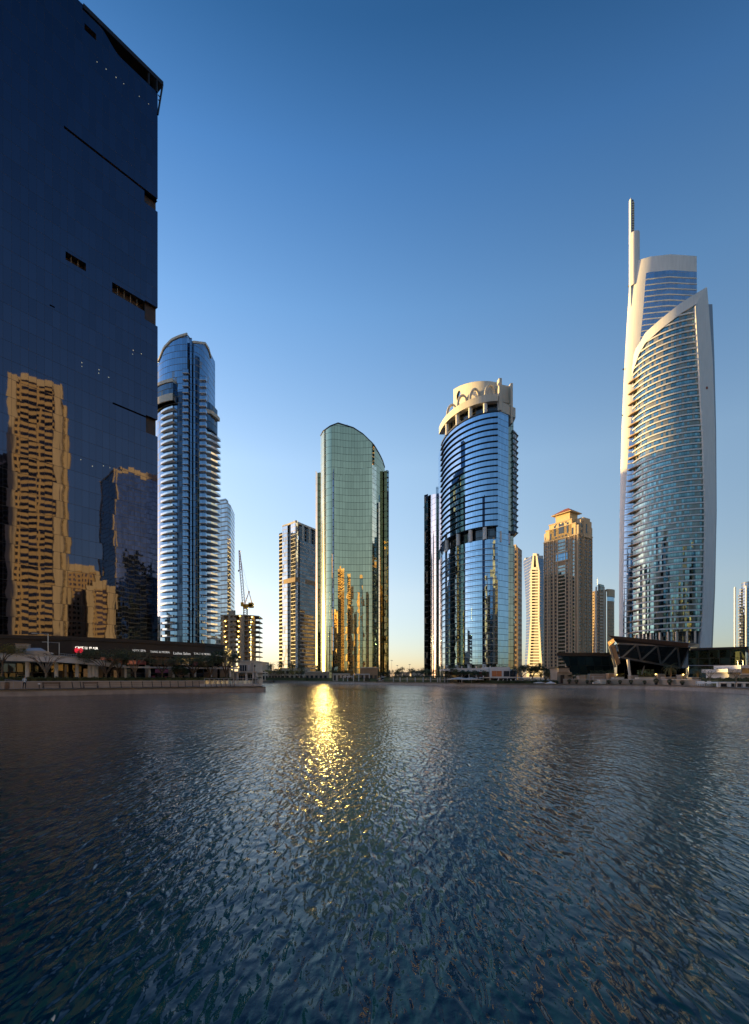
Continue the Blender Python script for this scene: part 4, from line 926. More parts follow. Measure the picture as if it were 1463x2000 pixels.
# podium with the dark fascia
t = thing('podium', 'long low podium with a black fascia at the foot of the dark tower', 'building', (*P(200, 105), GZ))
pp = line(DPO, range(-60, 441, 20)); pe = P(437, 122); pp = [p for p in pp if px_of(p) < 437]+[pe]
ZPB, ZPT = 6.9, 10.1
m_ = MB(); m_.wall(pp, ZPB, ZPT); m_.wall([pe, (pe[0]-3, 140)], GZ, ZPT); m_.face([(*p, ZPT) for p in pp]+[(pe[0]-3, 140, ZPT), (-90, 140, ZPT)]); m_.band(pp, .35, ZPT-.5, ZPT+.15, inn=.4); m_.build('fascia', 'dark', t)
M['gl_shop'] = glass('shopfront glass', (.055, .06, .065), 3.2, 2.2, (.05, .045, .04), jit=.01, wob=.006, lu=.08, lv=.06, vary=.5)
m_ = MB(); pi2 = offs(pp, -.5); m_.wall(pi2, GZ, ZPB); m_.build('shopfront', 'gl_shop', t)
m_ = MB(); m_.face([(*p, ZPB) for p in pp[::-1]]+[(*p, ZPB) for p in pi2]); m_.build('soffit', 'dark', t)
def pod(px, o=0.): 
    D = tab(DPO, px); d0, d1 = P(px-5, tab(DPO, px-5)), P(px+5, tab(DPO, px+5)); a = atan2(d1[1]-d0[1], d1[0]-d0[0]); p = P(px, D)
    return (p[0]+sin(a)*o, p[1]-cos(a)*o), a
for pxa, pxb, za, zb_, mt in ((197, 220, 4.2, 6.5, 'rosewin'), (221, 239, 4.2, 6.4, 'rosewin'), (250, 268, 4.0, 6.0, 'rosewin'), (270, 287, 4.0, 6.1, 'redpanel'), (357, 371, 4.4, 6.6, 'gl_pale'), (398, 408, 4.2, 6.2, 'warmwin'), (168, 172, 4.6, 5.5, 'warmwin'), (380, 388, 4.4, 6.2, 'redpanel'), (302, 318, 4.5, 6.7, 'wood'), (322, 350, 4.3, 6.6, 'wood')):
    a_, b_ = pod(pxa, -.42)[0], pod(pxb, -.42)[0]; m_ = MB(); m_.prism([a_, b_, (b_[0]-.05, b_[1]+.06), (a_[0]-.05, a_[1]+.06)], za, zb_); m_.build('window', mt, t)
def sign(txt, pxa, pxb, zc, mat, label):
    (p, a) = pod(pxa, .35); b_ = pod(pxb, .35)[0]; wid = hypot(b_[0]-p[0], b_[1]-p[1]); a = atan2(b_[1]-p[1], b_[0]-p[0])
    cu = bpy.data.curves.new('shop_sign', 'FONT'); cu.body = txt; cu.extrude = .04; cu.size = 1; cu.materials.append(M[mat])
    tmp = bpy.data.objects.new('shop_sign', cu); COL.objects.link(tmp); bpy.context.view_layer.update()
    wide_ = tmp.dimensions.x; me = bpy.data.meshes.new_from_object(tmp.evaluated_get(bpy.context.evaluated_depsgraph_get())); bpy.data.objects.remove(tmp)
    o = bpy.data.objects.new('shop_sign', me); COL.objects.link(o)
    sc = wid/wide_; hgt = min(sc, 1.05)
    o.scale = (sc, hgt, 1); o.location = (p[0], p[1], zc-.36*hgt); o.rotation_euler = (pi/2, 0, a)
    tag(o, label, 'sign', 'shop signs on the podium fascia')
sign('CAFE LE FLAIR', 145.5, 190, Zy(1264.5, 97), 'signbright', 'bright lit cafe sign reading CAFE LE FLAIR, above two red lanterns')
sign('NYX SPA', 257, 283, Zy(1270.5, 105), 'sign', 'small pale letters NYX SPA on the podium fascia')
sign('TANG & MORA', 292, 330, Zy(1273.5, 109), 'sign', 'letters TANG & MORA on the fascia, left of the Ladies Salon sign')
sign('Ladies Salon', 337, 370, Zy(1276, 112), 'sign', 'pale lower case letters reading Ladies Salon')
sign('TANG & MORA', 377, 409, Zy(1277, 115.5), 'sign', 'letters TANG & MORA on the fascia, right of the Ladies Salon sign')
sign('BIG LION', 419.5, 435.5, Zy(1280, 120), 'sign', 'smallest pale sign near the right end of the dark fascia')
for i, px in enumerate((148, 156.5)):
    p = pod(px, .5)[0]; z = Zy(1270, 97)
    t = thing('lantern', ['red glowing lantern under the cafe sign, the left one', 'red glowing lantern under the cafe sign, the right one'][i], 'lantern', (*p, z), 'red lanterns under the cafe sign')
    m_ = MB(); m_.lathe(p, [(.06, z+.5), (.30, z+.35), (.36, z), (.26, z-.35), (.08, z-.45)], 12); m_.build('shade', 'redlamp', t, smooth=60)
    m_ = MB(); m_.tube((*p, z-.45), (*p, z-.9), .04); m_.tube((*p, z+.5), (*p, z+.8), .03); m_.build('tassel', 'steel', t)
# road deck on columns and the low canopy
DCK = [(-60, 76.5, 6.3, 5.1), (0, 77, 6.1, 5.0), (60, 78.5, 6.0, 4.95), (110, 80, 5.85, 4.9), (165, 83, 5.5, 4.65), (215, 86, 5.2, 4.3), (236, 87.5, 5.0, 4.2)]
t = thing('road_deck', 'pale concrete road deck on round columns above the shops, sloping down to the right', 'deck', (*P(90, 82), GZ))
m_ = MB(); a_ = [P(px, D) for px, D, _, _ in DCK]; zt_ = [c for _, _, c, _ in DCK]; zb_ = [d for _, _, _, d in DCK]
m_.wall(a_, zb_, zt_); bk_ = [(p[0]-4, p[1]+12) for p in a_]
for i in range(len(a_)-1):
    m_.face([(*a_[i], zt_[i]-.5), (*a_[i+1], zt_[i+1]-.5), (*bk_[i+1], zt_[i+1]-.5), (*bk_[i], zt_[i]-.5)]); m_.face([(*bk_[i], zb_[i]), (*bk_[i+1], zb_[i+1]), (*a_[i+1], zb_[i+1]), (*a_[i], zb_[i])])
m_.wall([a_[-1], bk_[-1]], zb_[-1], zt_[-1]-.5); m_.wall([(p[0]-.1, p[1]+.25) for p in a_][::-1], [z-.5 for z in zt_[::-1]], zt_[::-1]); m_.build('slab', 'white', t)
m_ = MB(); m_.band([(p[0]-.05, p[1]+.1) for p in a_], .25, [z-.02 for z in zt_], [z+.1 for z in zt_], inn=.3); m_.build('parapet_cap', 'coping', t)
for px in (-20, 53.5, 110, 150.5, 175, 182, 188.5):
    D = tab(DPL, px)+6; m_ = MB(); m_.lathe(P(px, D), [(.28, GZ), (.28, 5.1 if px < 130 else 4.75)], 12); m_.build('column', 'white', t, smooth=60)
t = thing('canopy', 'thin white walkway canopy on pale round posts in front of the shops', 'canopy', (*P(340, 93), GZ))
ca = line(DPL, range(236, 462, 15), 5.5); m_ = MB(); m_.band(ca, .5, 4.15, 4.4, inn=3.2); m_.build('roof', 'white', t)
for px in (245, 292, 339, 381, 412, 449):
    m_ = MB(); m_.lathe(P(px, tab(DPL, px)+6), [(.22, GZ), (.22, 4.2)], 12); m_.build('post', 'white', t, smooth=60)
t = thing('arcade', 'dark shop arcade under the deck, with brown piers and shop doors', 'arcade', (*P(200, 92), GZ))
ar = line(DPL, range(-60, 455, 15), 10.5); m_ = MB(); m_.wall(ar, GZ, 4.9); m_.build('back_wall', 'gl_shop', t)
for px in (192, 196, 241, 288, 333, 420, 433, 440):
    m_ = MB(); m_.obox(P(px, tab(DPL, px)+9.8), .5, .4, .4, GZ, 4.7); m_.build('pier', 'sand', t)
for pxa, pxb, za, zb2, mt in ((163, 172, 1.2, 4.0, 'warmwin'), (222, 230, 2.4, 3.8, 'warmwin'), (349, 356, 1.3, 2.6, 'canvas'), (360, 370, 1.2, 3.4, 'sand'), (398, 408, 1.0, 3.6, 'wood'), (296, 302, 1.9, 2.8, 'pink'), (321, 327, 1.9, 2.8, 'pink'), (309, 315, 1.9, 2.7, 'darkmetal'), (100, 106, 1.2, 3.4, 'darkmetal'), (114, 122, 1.0, 3.6, 'darkmetal')):
    a2_, b2_ = P(pxa, tab(DPL, pxa)+10.2), P(pxb, tab(DPL, pxb)+10.2); m_ = MB(); m_.prism([a2_, b2_, (b2_[0], b2_[1]+.1), (a2_[0], a2_[1]+.1)], za, zb2); m_.build('shop_panel', mt, t)
a2_, b2_ = P(303, tab(DPL, 303)+9.6), P(330, tab(DPL, 330)+9.6); m_ = MB(); m_.prism([a2_, b2_, (b2_[0], b2_[1]+.2), (a2_[0], a2_[1]+.2)], 3.35, 4.0)
tag(m_.build('shop_board', 'pink', None), 'bright pink blank shop board under the white canopy', 'sign')
t = thing('window_display', 'white display panel with the dark cloaked figure shape, under the deck', 'display', (*P(137, 86), GZ))
a2_, b2_ = P(126, 87), P(149, 88.5); m_ = MB(); m_.prism([a2_, b2_, (b2_[0], b2_[1]+.2), (a2_[0], a2_[1]+.2)], GZ, 4.6); m_.build('panel', 'white', t)
pm = P(140.5, 87); m_ = MB(); m_.lathe(pm, [(.72, GZ), (.62, 1.6), (.36, 2.4), (.22, 2.9), (.27, 3.3), (.20, 3.7), (0, 3.85)], 14); m_.build('cloaked_figure', 'dark', t, smooth=60)
# things on the deck
t = thing('kiosk', 'plain tan kiosk standing on the road deck', 'kiosk', (*P(45, 84), 5.6))
m_ = MB(); m_.obox(P(45, 84), .35, .85, .8, 5.5, 7.9); m_.build('body', 'sand', t); m_ = MB(); m_.obox(P(45, 84), .35, .92, .87, 7.9, 8.0); m_.build('roof', 'brownstone', t)
m_ = MB(); m_.obox((P(45, 83.2)[0]+.25, P(45, 83.15)[1]), .35, .2, .03, 6.7, 7.2); m_.build('vent', 'darkmetal', t)
def car(label, x, y, z, rot):
    t = thing('parked_car', label, 'car', (0, 0, 0)); b = MB()
    pr = [(-2.15, .35), (-2.2, .75), (-1.95, .95), (-1.3, 1.02), (-.75, 1.43), (.75, 1.46), (1.35, 1.0), (2.0, .85), (2.2, .6), (2.15, .35)]
    L_ = [(a, -.88, b_) for a, b_ in pr]; R_ = [(a, .88, b_) for a, b_ in pr]
    wide = lambda p: (p[0], p[1]*(.80 if p[2] > 1.2 else 1), p[2]); L_ = [wide(p) for p in L_]; R_ = [wide(p) for p in R_]
    b.face(L_); b.face(R_[::-1])
    for i in range(len(pr)): j = (i+1) % len(pr); b.face([L_[j], L_[i], R_[i], R_[j]])
    b.build('body', 'carpaint', t)
    w = MB(); w.face([(1.28, -.72, 1.05), (1.28, .72, 1.05), (.80, .66, 1.42), (.80, -.66, 1.42)]); w.face([(-1.26, .72, 1.06), (-1.26, -.72, 1.06), (-.80, -.66, 1.40), (-.80, .66, 1.40)])
    for s_ in (-1, 1): w.face([(1.15, s_*.85, 1.02), (-1.15, s_*.85, 1.02), (-.7, s_*.73, 1.38), (.7, s_*.73, 1.38)])
    w.build('windows_glass', 'glassdark', t)
    for xx in (-1.35, 1.35):
        for s_ in (-1, 1):
            w = MB(); w.tube((xx, s_*.72, .33), (xx, s_*.92, .33), .33, n=14); o_ = w.build('wheel', 'rubber', t); w = MB(); w.tube((xx, s_*.90, .33), (xx, s_*.935, .33), .2, n=10); w.build('rim', 'steel', o_)
    for s_ in (-.6, .6): w = MB(); w.box(2.12, 2.22, s_-.18, s_+.18, .62, .76); w.build('headlight', 'canvas', t)
    t.location = (x, y, z); t.rotation_euler = (0, 0, rot)
x, y = P(70, 80); car('silver car parked on the road deck above the bare tree', x, y, 5.62, .42)
def streetlamp(label, px, D, z0, ztop, arm, pxarm):
    t = thing('street_lamp', label, 'lamp', (*P(px, D), z0), 'street lamps on the road deck'); x, y = P(px, D)
    m_ = MB(); m_.tube((x, y, z0), (x, y, ztop), .085, .06, 8); m_.build('pole', 'steel', t)
    xa = X(pxarm, D); m_ = MB(); m_.tube((x, y, ztop-.05), (xa, y, ztop+.08), .05, .04, 6); m_.build('arm', 'steel', t)
    m_ = MB(); m_.box(xa-.45, xa+.35, y-.12, y+.12, ztop+.04, ztop+.16); m_.build('lamp_head', 'greymetal', t)
streetlamp('tall street lamp on the deck with one arm to the left, nearer the kiosk', 94, 84, 5.4, Zy(1238, 84), -1, 68)
streetlamp('shorter street lamp on the deck, nearer the cafe sign', 115.5, 92, 5.2, Zy(1255, 92), -1, 88)
t = thing('deck_railing', 'thin grey railing on the road deck by the street lamps', 'railing', (*P(133, 86), 5.3))
for i in range(11):
    px = 116+i*3.4; D = lerp(82, 85.5, i/10); m_ = MB(); m_.tube((*P(px, D), 5.2), (*P(px, D), 6.35), .03, n=5); m_.build('post', 'greymetal', t)
m_ = MB(); 
for zz in (6.33, 6.05, 5.8): m_.tube((*P(116, 82), zz), (*P(150, 85.5), zz-.1), .025, n=5)
m_.build('rail', 'greymetal', t)
# planter wall, hedge, paving of the promenade
PXL = list(range(-60, 456, 12))
m_ = MB(); m_.band(line(DPL, PXL), .0, GZ, 1.85, inn=.5); o_ = m_.build('planter_wall', 'sand'); tag(o_, 'long low stone planter wall along the promenade on the left bank', 'wall')
m_ = MB(); m_.band(line(DPL, PXL), .06, 1.85, 1.95, inn=.55); c_ = m_.build('coping', 'coping', o_)
def leaves(mb, pts, size, rng, n_per, spread, flat=.5):
    for (x, y, z) in pts:
        for _ in range(n_per):
            cx_, cy_, cz_ = x+rng.gauss(0, spread), y+rng.gauss(0, spread), z+rng.gauss(0, spread*flat)
            a, b = rng.uniform(0, 2*pi), rng.uniform(-.9, .9); s = size*rng.uniform(.6, 1.4)
            e1 = Vector((cos(a), sin(a), b*.5)).normalized()*s; e2 = Vector((-sin(a)*cos(b), cos(a)*cos(b), sin(b))).normalized()*s*.55
            c = Vector((cx_, cy_, cz_)); mb.face([c-e1*.5, c+e2*.5, c+e1*.5, c-e2*.5], [(0, 0), (1, 0), (1, 1), (0, 1)])
rg = random.Random(3)
def hedge(label, T, pxs, o, z0, z1, wd, mat, n, size=.2, cat='hedge'):
    t = thing('hedge', label, cat, (*P((pxs[0]+pxs[1])/2, tab(T, (pxs[0]+pxs[1])/2)+o), z0)); m_ = MB()
    for _ in range(n):
        px = rg.uniform(*pxs); D = tab(T, px)+o+rg.uniform(-wd/2, wd/2); p = P(px, D)
        f = rg.random()**.5; leaves(m_, [(*p, lerp(z0, z1, f)+.08*sin(px*.35)+.06*sin(px*1.1))], size, rg, 1, .05)
    m_.build('foliage', mat, t)
    c = MB(); k_ = max(2, int((pxs[1]-pxs[0])/10)); L_ = [P(lerp(*pxs, i/k_), tab(T, lerp(*pxs, i/k_))+o) for i in range(k_+1)]
    c.band(offs(L_, wd*.3), 0, z0-.1, lerp(z0, z1, .8), inn=wd*.6); c.build('core', mat, t)
hedge('clipped dark hedge along the top of the long planter wall', DPL, (-60, 452), 1.0, 1.95, 2.5, 1.5, 'hedge', 9000, .22)
m_ = MB(); sl_ = [p for p in shore if False]
SH = [(-100, 48), (-80, 56), (-60, 62), (-48.8, 66.7), (-44.9, 70), (-40.8, 74), (-36.8, 78), (-31.5, 82.5), (-24.9, 87), (-20.6, 89.4)]
DSH = sorted((px_of(p), p[1]) for p in SH[2:])
m_.band(line(DPL, PXL), .0, GZ+.002, GZ+.004, inn=-.02)
pv = MB()
for i in range(len(PXL)-1):
    a2_, b2_ = PXL[i], PXL[i+1]; pa_, pb_ = P(a2_, tab(DPL, a2_)), P(b2_, tab(DPL, b2_)); qa, qb = P(a2_, tab(DSH, a2_)+.75), P(b2_, tab(DSH, b2_)+.75)
    pv.face([(*qa, GZ+.006), (*qb, GZ+.006), (*pb_, GZ+.006), (*pa_, GZ+.006)])
pv.build('promenade', 'paving', kind='structure')
# railing along the quay
t = thing('quay_railing', 'railing of dark leaning posts and thin wires along the left quay edge', 'railing', (*P(260, 78), GZ))
rpx = [142, 158, 215, 237, 258, 279, 298, 316, 333, 348.5, 362.5, 376.5, 389.5, 401.5, 412.5, 423, 432.5, 441.5, 450, 458]+[18+i*0 for i in range(0)]
for px in rpx:
    D = tab(DSH, px)+.9; x, y = P(px, D); m_ = MB(); m_.prism([(x-.035, y-.05), (x+.035, y-.05), (x+.035, y+.05), (x-.035, y+.05)], GZ, GZ+.02)
    m_.face([(x-.04, y+.12, GZ), (x+.04, y+.12, GZ), (x+.04, y-.16, GZ+1.0), (x-.04, y-.16, GZ+1.0)]); m_.face([(x-.04, y+.0, GZ), (x-.04, y+.12, GZ), (x-.04, y-.16, GZ+1.0), (x-.04, y-.24, GZ+1.0)]); m_.face([(x+.04, y+.12, GZ), (x+.04, y, GZ), (x+.04, y-.24, GZ+1.0), (x+.04, y-.16, GZ+1.0)]); m_.face([(x+.04, y, GZ), (x-.04, y, GZ), (x-.04, y-.24, GZ+1.0), (x+.04, y-.24, GZ+1.0)])
    m_.build('post', 'darkmetal', t)
for zz in (.35, .65, .95):
    m_ = MB(); pts = [(*P(px, tab(DSH, px)+.75), GZ+zz) for px in rpx]; m_.path(pts, .012, 4); m_.build('wire', 'steel', t)
def bench(label, pxa, pxb):
    D = tab(DSH, (pxa+pxb)/2)+1.6; (x0, y0), (x1, y1) = P(pxa, tab(DSH, pxa)+1.6), P(pxb, tab(DSH, pxb)+1.6); a = atan2(y1-y0, x1-x0); L_ = hypot(x1-x0, y1-y0)
    t = thing('park_bench', label, 'bench', ((x0+x1)/2, (y0+y1)/2, GZ), 'benches on the left promenade'); c = ((x0+x1)/2, (y0+y1)/2)
    m_ = MB()
    for i in range(3): m_.obox((c[0]-sin(a)*(i-1)*.16, c[1]+cos(a)*(i-1)*.16), a, L_/2, .07, GZ+.42, GZ+.47)
    m_.build('seat', 'wood', t)
    m_ = MB()
    for i in range(2): m_.obox((c[0]-sin(a)*.28, c[1]+cos(a)*.28), a, L_/2, .025, GZ+.62+i*.16, GZ+.74+i*.16)
    m_.build('backrest', 'wood', t)
    for s_ in (-1, -.92, .92, 1):
        b_ = (c[0]+cos(a)*s_*L_*.46, c[1]+sin(a)*s_*L_*.46); m_ = MB(); m_.tube((b_[0]-sin(a)*-.2, b_[1]+cos(a)*-.2, GZ), (b_[0], b_[1], GZ+.43), .035, n=6); m_.tube((b_[0]-sin(a)*.3, b_[1]+cos(a)*.3, GZ), (b_[0]-sin(a)*.28, b_[1]+cos(a)*.28, GZ+.92), .035, n=6); m_.build('leg', 'darkmetal', t)
bench('dark slatted bench nearer the standing person', 83, 119); bench('dark slatted bench farther along from the standing person', 162, 193)
t = thing('litter_bin', 'dark barrel litter bin at the far left of the promenade', 'bin', (*P(13.5, 69), GZ)); p = P(13.5, 69)
m_ = MB(); m_.lathe(p, [(.24, GZ), (.30, GZ+.2), (.31, GZ+.75), (.27, GZ+.9)], 14); m_.build('body', 'wood', t, smooth=60); m_ = MB(); m_.lathe(p, [(.29, GZ+.88), (.29, GZ+.95), (.1, GZ+1.0), (0, GZ+1.0)], 14); m_.build('lid', 'darkmetal', t)
t = thing('handrail', 'short steel handrail between the litter bin and the standing person', 'railing', (*P(27, 69.5), GZ))
m_ = MB(); m_.tube((*P(9, 69.4), GZ+1.28), (*P(43, 70.4), GZ+1.08), .05, n=8); m_.build('rail', 'greymetal', t)
for px, zz in ((10, 1.27), (26, 1.18), (42, 1.08)):
    m_ = MB(); m_.tube((*P(px, 69.4+px*.03), GZ), (*P(px, 69.4+px*.03), GZ+zz), .03, n=6); m_.build('post', 'greymetal', t)
t = thing('capped_post', 'small white topped post on the promenade, right of the standing person', 'lamp', (*P(76.5, 71), GZ)); p = P(76.5, 71)  # plain post with a white cap, not a lamp
m_ = MB(); m_.lathe(p, [(.06, GZ), (.06, GZ+.6)], 8); m_.build('post', 'darkmetal', t); m_ = MB(); m_.lathe(p, [(.06, GZ+.6), (.17, GZ+.64), (.17, GZ+.76), (0, GZ+.82)], 12); m_.build('cap', 'white', t, smooth=50)
# the person
def person(label, p, rot, h=1.74):
    t = thing('person', label, 'person', (0, 0, 0)); import bmesh as bmm
    J = dict(pel=(0, 0, .95), bel=(0, 0, 1.10), ch=(0, .01, 1.32), nk=(0, .01, 1.50), hd=(0, -.02, 1.60), ht=(0, -.01, 1.73), hl=(.10, 0, .90), kl=(.11, -.04, .49), al=(.12, .03, .09), tl=(.13, -.14, .04), hr=(-.10, 0, .90), kr=(-.12, .06, .50), ar=(-.14, .16, .10), tr=(-.15, .0, .04),
             sl=(.19, .01, 1.42), el=(.25, .06, 1.15), wl=(.23, -.08, .93), fl=(.22, -.12, .84), sr=(-.19, .01, 1.42), er=(-.26, -.02, 1.16), wr=(-.22, -.18, .97), fr=(-.20, -.24, .90))
    E_ = [('pel', 'bel'), ('bel', 'ch'), ('ch', 'nk'), ('nk', 'hd'), ('hd', 'ht'), ('pel', 'hl'), ('hl', 'kl'), ('kl', 'al'), ('al', 'tl'), ('pel', 'hr'), ('hr', 'kr'), ('kr', 'ar'), ('ar', 'tr'), ('ch', 'sl'), ('sl', 'el'), ('el', 'wl'), ('wl', 'fl'), ('ch', 'sr'), ('sr', 'er'), ('er', 'wr'), ('wr', 'fr')]
    RD = dict(pel=.145, bel=.13, ch=.15, nk=.06, hd=.10, ht=.085, hl=.10, kl=.062, al=.045, tl=.04, hr=.10, kr=.062, ar=.045, tr=.04, sl=.065, el=.045, wl=.033, fl=.03, sr=.065, er=.045, wr=.033, fr=.03)
    ks = list(J); me = bpy.data.meshes.new('body'); me.from_pydata([J[k_] for k_ in ks], [(ks.index(a), ks.index(b)) for a, b in E_], [])
    o = bpy.data.objects.new('body', me); COL.objects.link(o); sk = o.modifiers.new('skin', 'SKIN')
    for i, k_ in enumerate(ks): me.skin_vertices[0].data[i].radius = (RD[k_], RD[k_]*(.78 if k_ in ('pel', 'bel', 'ch') else 1))
    me.skin_vertices[0].data[0].use_root = True
    sb_ = o.modifiers.new('sub', 'SUBSURF'); sb_.levels = sb_.render_levels = 1
    bpy.context.view_layer.update(); ev = o.evaluated_get(bpy.context.evaluated_depsgraph_get()); m2 = bpy.data.meshes.new_from_object(ev); o.modifiers.clear(); o.data = m2
    m2.materials.clear()
    for k_ in ('skin', 'shirt', 'trousers', 'rubber'): m2.materials.append(M[k_])
    for f in m2.polygons:
        c = f.center; f.use_smooth = True
        f.material_index = 0 if c.z > 1.50 else (3 if c.z < .1 else (2 if c.z < .95 and abs(c.x) < .19 else (1 if (c.z > 1.12 or abs(c.x) < .17) else 0)))
    o.parent = t
    hm = MB(); hm.lathe((0, .0), [(0, 1.79), (.07, 1.775), (.108, 1.72), (.112, 1.64), (.10, 1.60)], 12); hh = hm.build('hair', 'hair', t, smooth=60); hh.location = (0, .015, 0)
    t.location = (p[0], p[1], GZ+.006); t.rotation_euler = (0, 0, rot); t.scale = (h/1.79,)*3
person('person in a pale blue shirt and dark trousers walking along the left promenade', P(48, 69.8), .9, 1.78)

# ---------------------------------------------------------------- trees
def tree_parts(rng, h, trunk_h, rx, rz, n_limb, n_leaf, leaf, r0=.16, umbrella=True, twigs=True):
    """trunk with forking limbs; leaf-sized faces in clumps round the ends of the twigs"""
    tm, lm = MB(), MB(); lean = Vector((rng.uniform(-.12, .12), rng.uniform(-.1, .1), 1)) * trunk_h
    tm.path([(0, 0, 0), tuple(lean*.5+Vector((rng.uniform(-.06, .06), 0, 0))), tuple(lean)], [r0*1.25, r0, r0*.85], 8)
    ends = []
    for i in range(n_limb):
        a = 2*pi*(i+rng.uniform(-.3, .3))/n_limb; rr = rx*rng.uniform(.45, .8); zz = h-rz*rng.uniform(.5, 1.1) if umbrella else lerp(trunk_h, h, rng.uniform(.25, .8))
        mid = lean+Vector((cos(a)*rr*.4, sin(a)*rr*.4, (zz-trunk_h)*.55)); end = Vector((lean.x+cos(a)*rr, lean.y+sin(a)*rr, zz))
        tm.path([tuple(lean), tuple(mid), tuple(end)], [r0*.7, r0*.42, r0*.2], 6)
        for j in range(4):
            b = a+rng.uniform(-1.1, 1.1); e2 = end+Vector((cos(b)*rx*rng.uniform(.12, .42), sin(b)*rx*rng.uniform(.12, .42), rng.uniform(-.1, .6)*rz))
            tm.tube(tuple(lerp(mid, end, rng.uniform(.4, 1))), tuple(e2), r0*.2, r0*.06, 5); ends.append(e2)
            if twigs:
                for _ in range(3):
                    e3 = e2+Vector((rng.gauss(0, .4), rng.gauss(0, .4), rng.uniform(0, .7)))*rx*.22; tm.tube(tuple(e2), tuple(e3), r0*.07, r0*.025, 4, cap=False); ends.append(e3)
    if n_leaf:
        per = max(1, n_leaf//len(ends))
        for e in ends:
            k_ = int(per*rng.uniform(.2, 1.8)); leaves(lm, [tuple(e)], leaf, rng, k_, rx*.13, .55)
    return tm, lm
def make_tree(name, label, loc, group, spec, mats, seed, cat='tree', scale=1):
    rng = random.Random(seed); t = thing(name, label, cat, (0, 0, 0), group); tm, lm = tree_parts(rng, *spec[:-1] if False else spec)
    tm.build('trunk', mats[0], t)
    if lm.f: lm.build('crown', mats[1], t)
    t.location = loc; t.scale = (scale,)*3; return t
def tat(px, D, z=None): return (*P(px, D), GZ if z is None else z)
LG = 'trees along the left promenade'
def lt(px, D, lab, h, th, rx, rz, nl, nlf, mats, seed, leaf=.24, r0=.16): return make_tree('promenade_tree', lab, tat(px, D), LG, (h, th, rx, rz, nl, nlf, leaf, r0), mats, seed)
G_ = ('bark', 'leaf'); Dk = ('bark', 'leafdark')
make_tree('bare_tree', 'leafless forked tree standing in front of the road deck columns', tat(90, 77.2), LG, (5.2, 2.2, 2.9, .8, 9, 0, .2, .17), ('palebark', 'leaf'), 11)
make_tree('promenade_tree', 'yellow green tree at the left frame edge in front of the road deck', tat(4, 75), LG, (6.3, 3.6, 2.4, 1.4, 7, 2200, .22, .15), ('bark', 'leafyel'), 12)
lt(208, 83, 'broad spreading tree under the bright cafe sign', 5.7, 2.1, 3.7, 1.3, 9, 4200, G_, 13)
lt(266, 87, 'thin reddish tree below the small NYX SPA sign', 5.9, 2.4, 2.5, 1.6, 8, 1500, ('palebark', 'leaf'), 14, .2)
lt(315, 90, 'low spreading tree below the left TANG & MORA sign', 4.6, 2.4, 2.4, .9, 7, 1500, G_, 15)
lt(352, 90.5, 'small round dense tree, darkest of the promenade trees', 3.6, 1.3, 1.3, 1.4, 8, 2600, Dk, 16, .2)
lt(377, 93.5, 'wide flat tree below the Ladies Salon sign', 5.3, 2.2, 3.4, 1.1, 9, 3600, G_, 17)
lt(412, 95, 'tree below the right TANG & MORA sign with crossing trunks', 5.5, 1.8, 2.4, 1.6, 8, 2600, G_, 18)
lt(440, 97, 'rightmost tall tree of the left promenade, in front of the podium end', 6.4, 2.0, 2.7, 1.9, 9, 3600, Dk, 19)
lt(228, 86, 'narrow upright tree right of the broad cafe tree', 5.4, 2.2, 1.7, 1.5, 6, 1300, G_, 20)

# ---------------------------------------------------------------- cafe villa and terrace at the tip of the left bank
t = thing('cafe_villa', 'small two storey cream villa with a columned porch at the tip of the left bank', 'house', (*P(478, 106), GZ))
def vbox(pa_, pb_, da, db, z0, z1, mb): mb.prism([P(pa_, da), P(pb_, da), (P(pb_, da)[0], db), (P(pa_, da)[0], db)], z0, z1)
m_ = MB(); vbox(467, 497, 104.6, 112, 3.7, Zy(1292, 104), m_); vbox(457, 500, 106.5, 113, GZ, 3.5, m_); m_.build('wall', 'cream', t)
m_ = MB(); vbox(465.5, 498, 104.3, 112.2, Zy(1292, 104), Zy(1290, 104), m_); vbox(452, 503, 103.2, 113, 3.45, 3.7, m_); m_.build('roof', 'cream', t)
for px in (454, 464, 481, 495, 501):
    m_ = MB(); m_.obox(P(px, 103.5), 0, .16, .16, GZ, 3.45); m_.build('column', 'white', t)
for pa_, pb_, z0, z1, D in ((468.5, 482, 3.75, 5.0, 104.5), (485, 487, 3.9, 5.0, 104.5), (490.5, 494.5, 3.8, 5.5, 104.5), (466, 479, 1.0, 3.0, 106.4), (484, 498, 1.0, 3.1, 106.4)):
    m_ = MB(); vbox(pa_, pb_, D, D+.2, z0, z1, m_); o_ = m_.build('window', 'glassdark', t); m_ = MB()
    for f_ in (0, .33, .66, 1): m_.obox(P(lerp(pa_, pb_, f_), D-.03), 0, .03, .03, z0, z1)
    m_.build('frame', 'white', o_)
TT = [(-29.5, 86.2), (-25.2, 88.0), (-21.3, 90.3), (-20.4, 92), (-21.4, 94.4), (-23.5, 98.5), (-26, 103), (-31, 103)]
m_ = MB(); m_.prism(TT, GZ+.005, 1.35); tag(m_.build('cafe_terrace', 'coping'), 'raised pale cafe terrace at the tip of the left bank', 'terrace')
t = thing('terrace_railing', 'pale leaning balustrade round the cafe terrace', 'railing', (*P(490, 88), 1.35)); rl = dens([(-28.8, 86.7), (-25.2, 88.3), (-21.6, 90.5), (-20.8, 92), (-21.7, 94.2)], .75)
for p in rl:
    m_ = MB(); m_.obox(p, .5, .04, .06, 1.35, 2.3); m_.build('post', 'coping', t)
m_ = MB(); m_.path([(*p, 2.28) for p in rl], .04, 5); m_.build('rail', 'coping', t)
m_ = MB(); m_.wall(rl, 1.38, 1.95); m_.build('panel', 'balglass', t)
